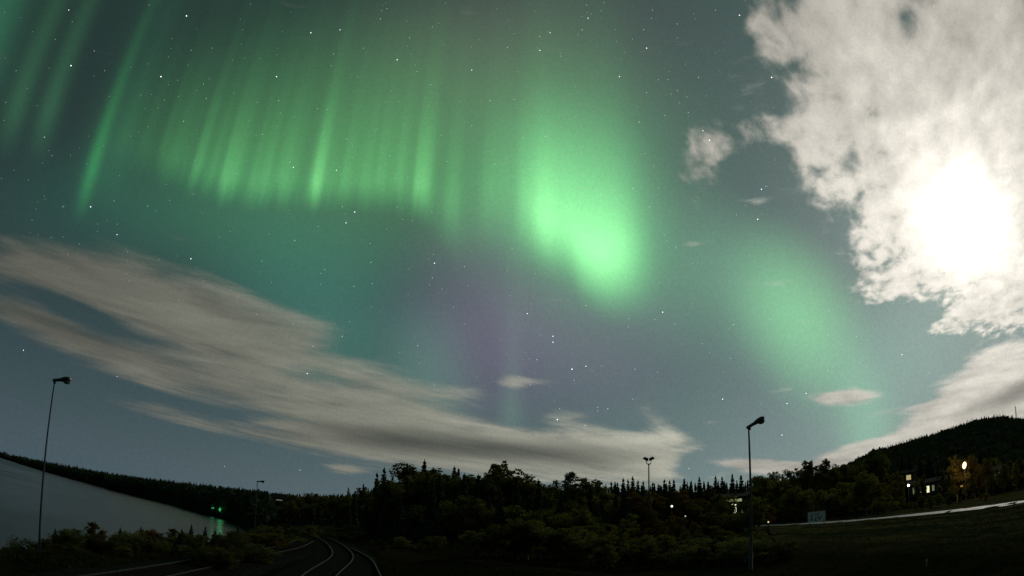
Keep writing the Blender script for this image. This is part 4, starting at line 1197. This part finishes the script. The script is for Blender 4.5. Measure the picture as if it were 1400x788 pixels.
# ================================================================== stars
# (photo x, photo y, size) of the clearly visible ones, placed by direction 30 km out
STARS = [(255, 22, 3), (97, 90, 3.2), (94, 14, 1.8), (220, 105, 3.2), (425, 45, 2.4), (378, 105, 2.2), (124, 283, 2.6), (86, 283, 1.3), (61, 188, 1.6), (156, 275, 1.0), (202, 282, 1.3),
 (160, 321, 1.8), (261, 354, 2.4), (225, 137, 1.0), (243, 110, .9), (278, 115, 1.2), (282, 135, 1.2), (269, 124, .8), (251, 166, 1.4), (261, 69, 1.1), (290, 66, 1.0), (129, 70, 1.2), (22, 97, 1.0),
 (143, 97, .9), (71, 213, .9), (204, 7, 1.1), (350, 185, .9), (359, 184, 1.1), (381, 138, 1.6), (434, 149, 1.3), (447, 150, 1.4), (453, 90, 1.0), (456, 74, 1.2), (465, 41, 1.8), (497, 66, 1.3),
 (520, 26, 1.5), (522, 15, 1.1), (529, 12, 1.1), (543, 82, 2.3), (560, 52, 1.4), (570, 98, 1.3), (591, 37, 1.2), (589, 116, 1.1), (586, 145, 1.0), (645, 96, 1.7), (670, 138, 1.3), (645, 172, 1.1),
 (694, 65, 1.6), (474, 190, 1.3), (444, 194, 1.0), (401, 229, 2.0), (396, 222, 1.2), (460, 233, 1.7), (485, 290, 2.2), (473, 305, 2.0), (468, 283, 1.2), (435, 310, 1.2), (403, 329, 1.5),
 (444, 369, 1.3), (484, 392, 1.5), (507, 359, 1.4), (506, 333, 1.0), (509, 388, 1.0), (594, 360, 2.0), (591, 380, 1.4), (635, 365, 1.1), (533, 213, 1.2), (611, 221, 1.0), (676, 225, 1.3),
 (802, 7, 1.3), (804, 25, 2.0), (796, 41, 1.6), (790, 48, 1.2), (752, 45, 1.8), (738, 50, 1.5), (738, 69, 2.0), (767, 77, 1.4), (822, 15, 1.1), (826, 4, 1.2), (808, 19, .9), (796, 23, .9),
 (843, 57, .9), (892, 14, 1.3), (891, 25, 1.2), (880, 41, 1.6), (884, 66, 2.6), (926, 33, 1.4), (926, 52, 1.0), (978, 14, 1.4), (1011, 21, 2.3), (847, 105, 1.9), (955, 106, 1.6), (884, 127, 1.5),
 (900, 109, 1.0), (913, 109, 1.0), (926, 124, 1.3), (918, 129, 1.1), (939, 133, 1.2), (909, 158, 1.2), (941, 154, 1.3), (929, 141, .9), (874, 167, 1.6), (961, 179, 1.9), (970, 192, 3.0), (703, 136, 1.3),
 (715, 189, 1.2), (746, 187, 1.3), (725, 231, 1.2), (822, 267, 1.4), (865, 258, 1.6), (888, 283, 1.6), (862, 308, 1.2), (908, 321, 1.1), (912, 329, 1.2), (924, 339, 1.5), (1007, 294, 1.4), (1036, 300, 2.5),
 (1041, 259, 2.3), (1047, 255, 1.6), (882, 210, 1.2), (862, 373, 1.0), (1055, 106, 3.3), (721, 429, 1.7), (801, 418, 1.4), (756, 460, 1.7), (756, 468, 1.8), (734, 492, 1.5), (782, 505, 2.7),
 (801, 501, 1.7), (785, 520, 1.4), (868, 505, 1.5), (906, 427, 2.4), (860, 436, 1.2), (859, 447, 1.0), (895, 437, 1.2), (923, 443, 1.2), (765, 559, 1.4), (762, 574, 2.3), (800, 582, 1.6),
 (817, 557, 1.3), (817, 562, 1.3), (831, 559, 1.6), (865, 546, 1.2), (899, 509, 1.0), (852, 598, 1.3), (942, 641, 1.6), (1003, 444, 1.5), (1052, 437, 1.5), (1133, 425, 1.4), (1132, 458, 1.5),
 (1171, 460, 1.4), (1132, 507, 1.5), (1233, 485, 1.9), (1102, 538, 1.8), (1076, 552, 1.9), (988, 546, 1.8), (999, 490, 1.3), (1069, 595, 1.7), (32, 479, 1.8), (160, 515, 1.6), (420, 511, 1.8),
 (307, 638, 1.2), (410, 643, 1.6), (468, 460, 1.5), (428, 474, 1.5), (571, 473, 1.3), (1270, 510, 1.6), (1129, 147, 1.6), (1138, 141, 1.2), (1086, 151, 1.2), (1094, 183, 1.2), (1112, 188, 1.3),
 (1075, 12, 1.1), (1387, 91, 1.2), (1277, 9, 1.3), (70, 325, .9), (8, 140, 1.0), (550, 300, .9), (700, 340, 1.0), (620, 420, 1.0), (960, 470, 1.0), (1025, 350, 1.0), (1090, 380, .9)]
for k in range(650):
    px, py = rnd.uniform(-60, 1250), rnd.uniform(-200, 560)
    if px > 1060 and py < 420: continue
    if py > 340 + px * .33 and px < 700: continue
    STARS.append((px, py, rnd.choice([.55, .6, .7, .8])))
base_v = [(1, 0, 0), (-1, 0, 0), (0, 1, 0), (0, -1, 0), (0, 0, 1), (0, 0, -1)]
base_f = [(0, 2, 4), (2, 1, 4), (1, 3, 4), (3, 0, 4), (2, 0, 5), (1, 2, 5), (3, 1, 5), (0, 3, 5)]
def star_mesh(name, items, strength, c, label):
    mb = MB()
    for (px, py, s) in items:
        d = direction(px, py) * 30000
        rr = 15.0 * s ** .7
        mb.add([(d.x + a * rr, d.y + b * rr, d.z + q * rr) for a, b, q in base_v], base_f)
    m = emitter(name + '_light', c, strength)
    m.cycles.emission_sampling = 'NONE'
    tag(mb.build(name, m), label, 'stars', None, 'stuff')
star_mesh('bright_stars', [s for s in STARS if s[2] >= 1.7], 2.2, (.95, .95, 1.0), 'bright white stars scattered over the green night sky')
star_mesh('faint_stars', [s for s in STARS if s[2] < 1.7], 1.0, (.88, 1.0, .95), 'faint small stars scattered over the green night sky')
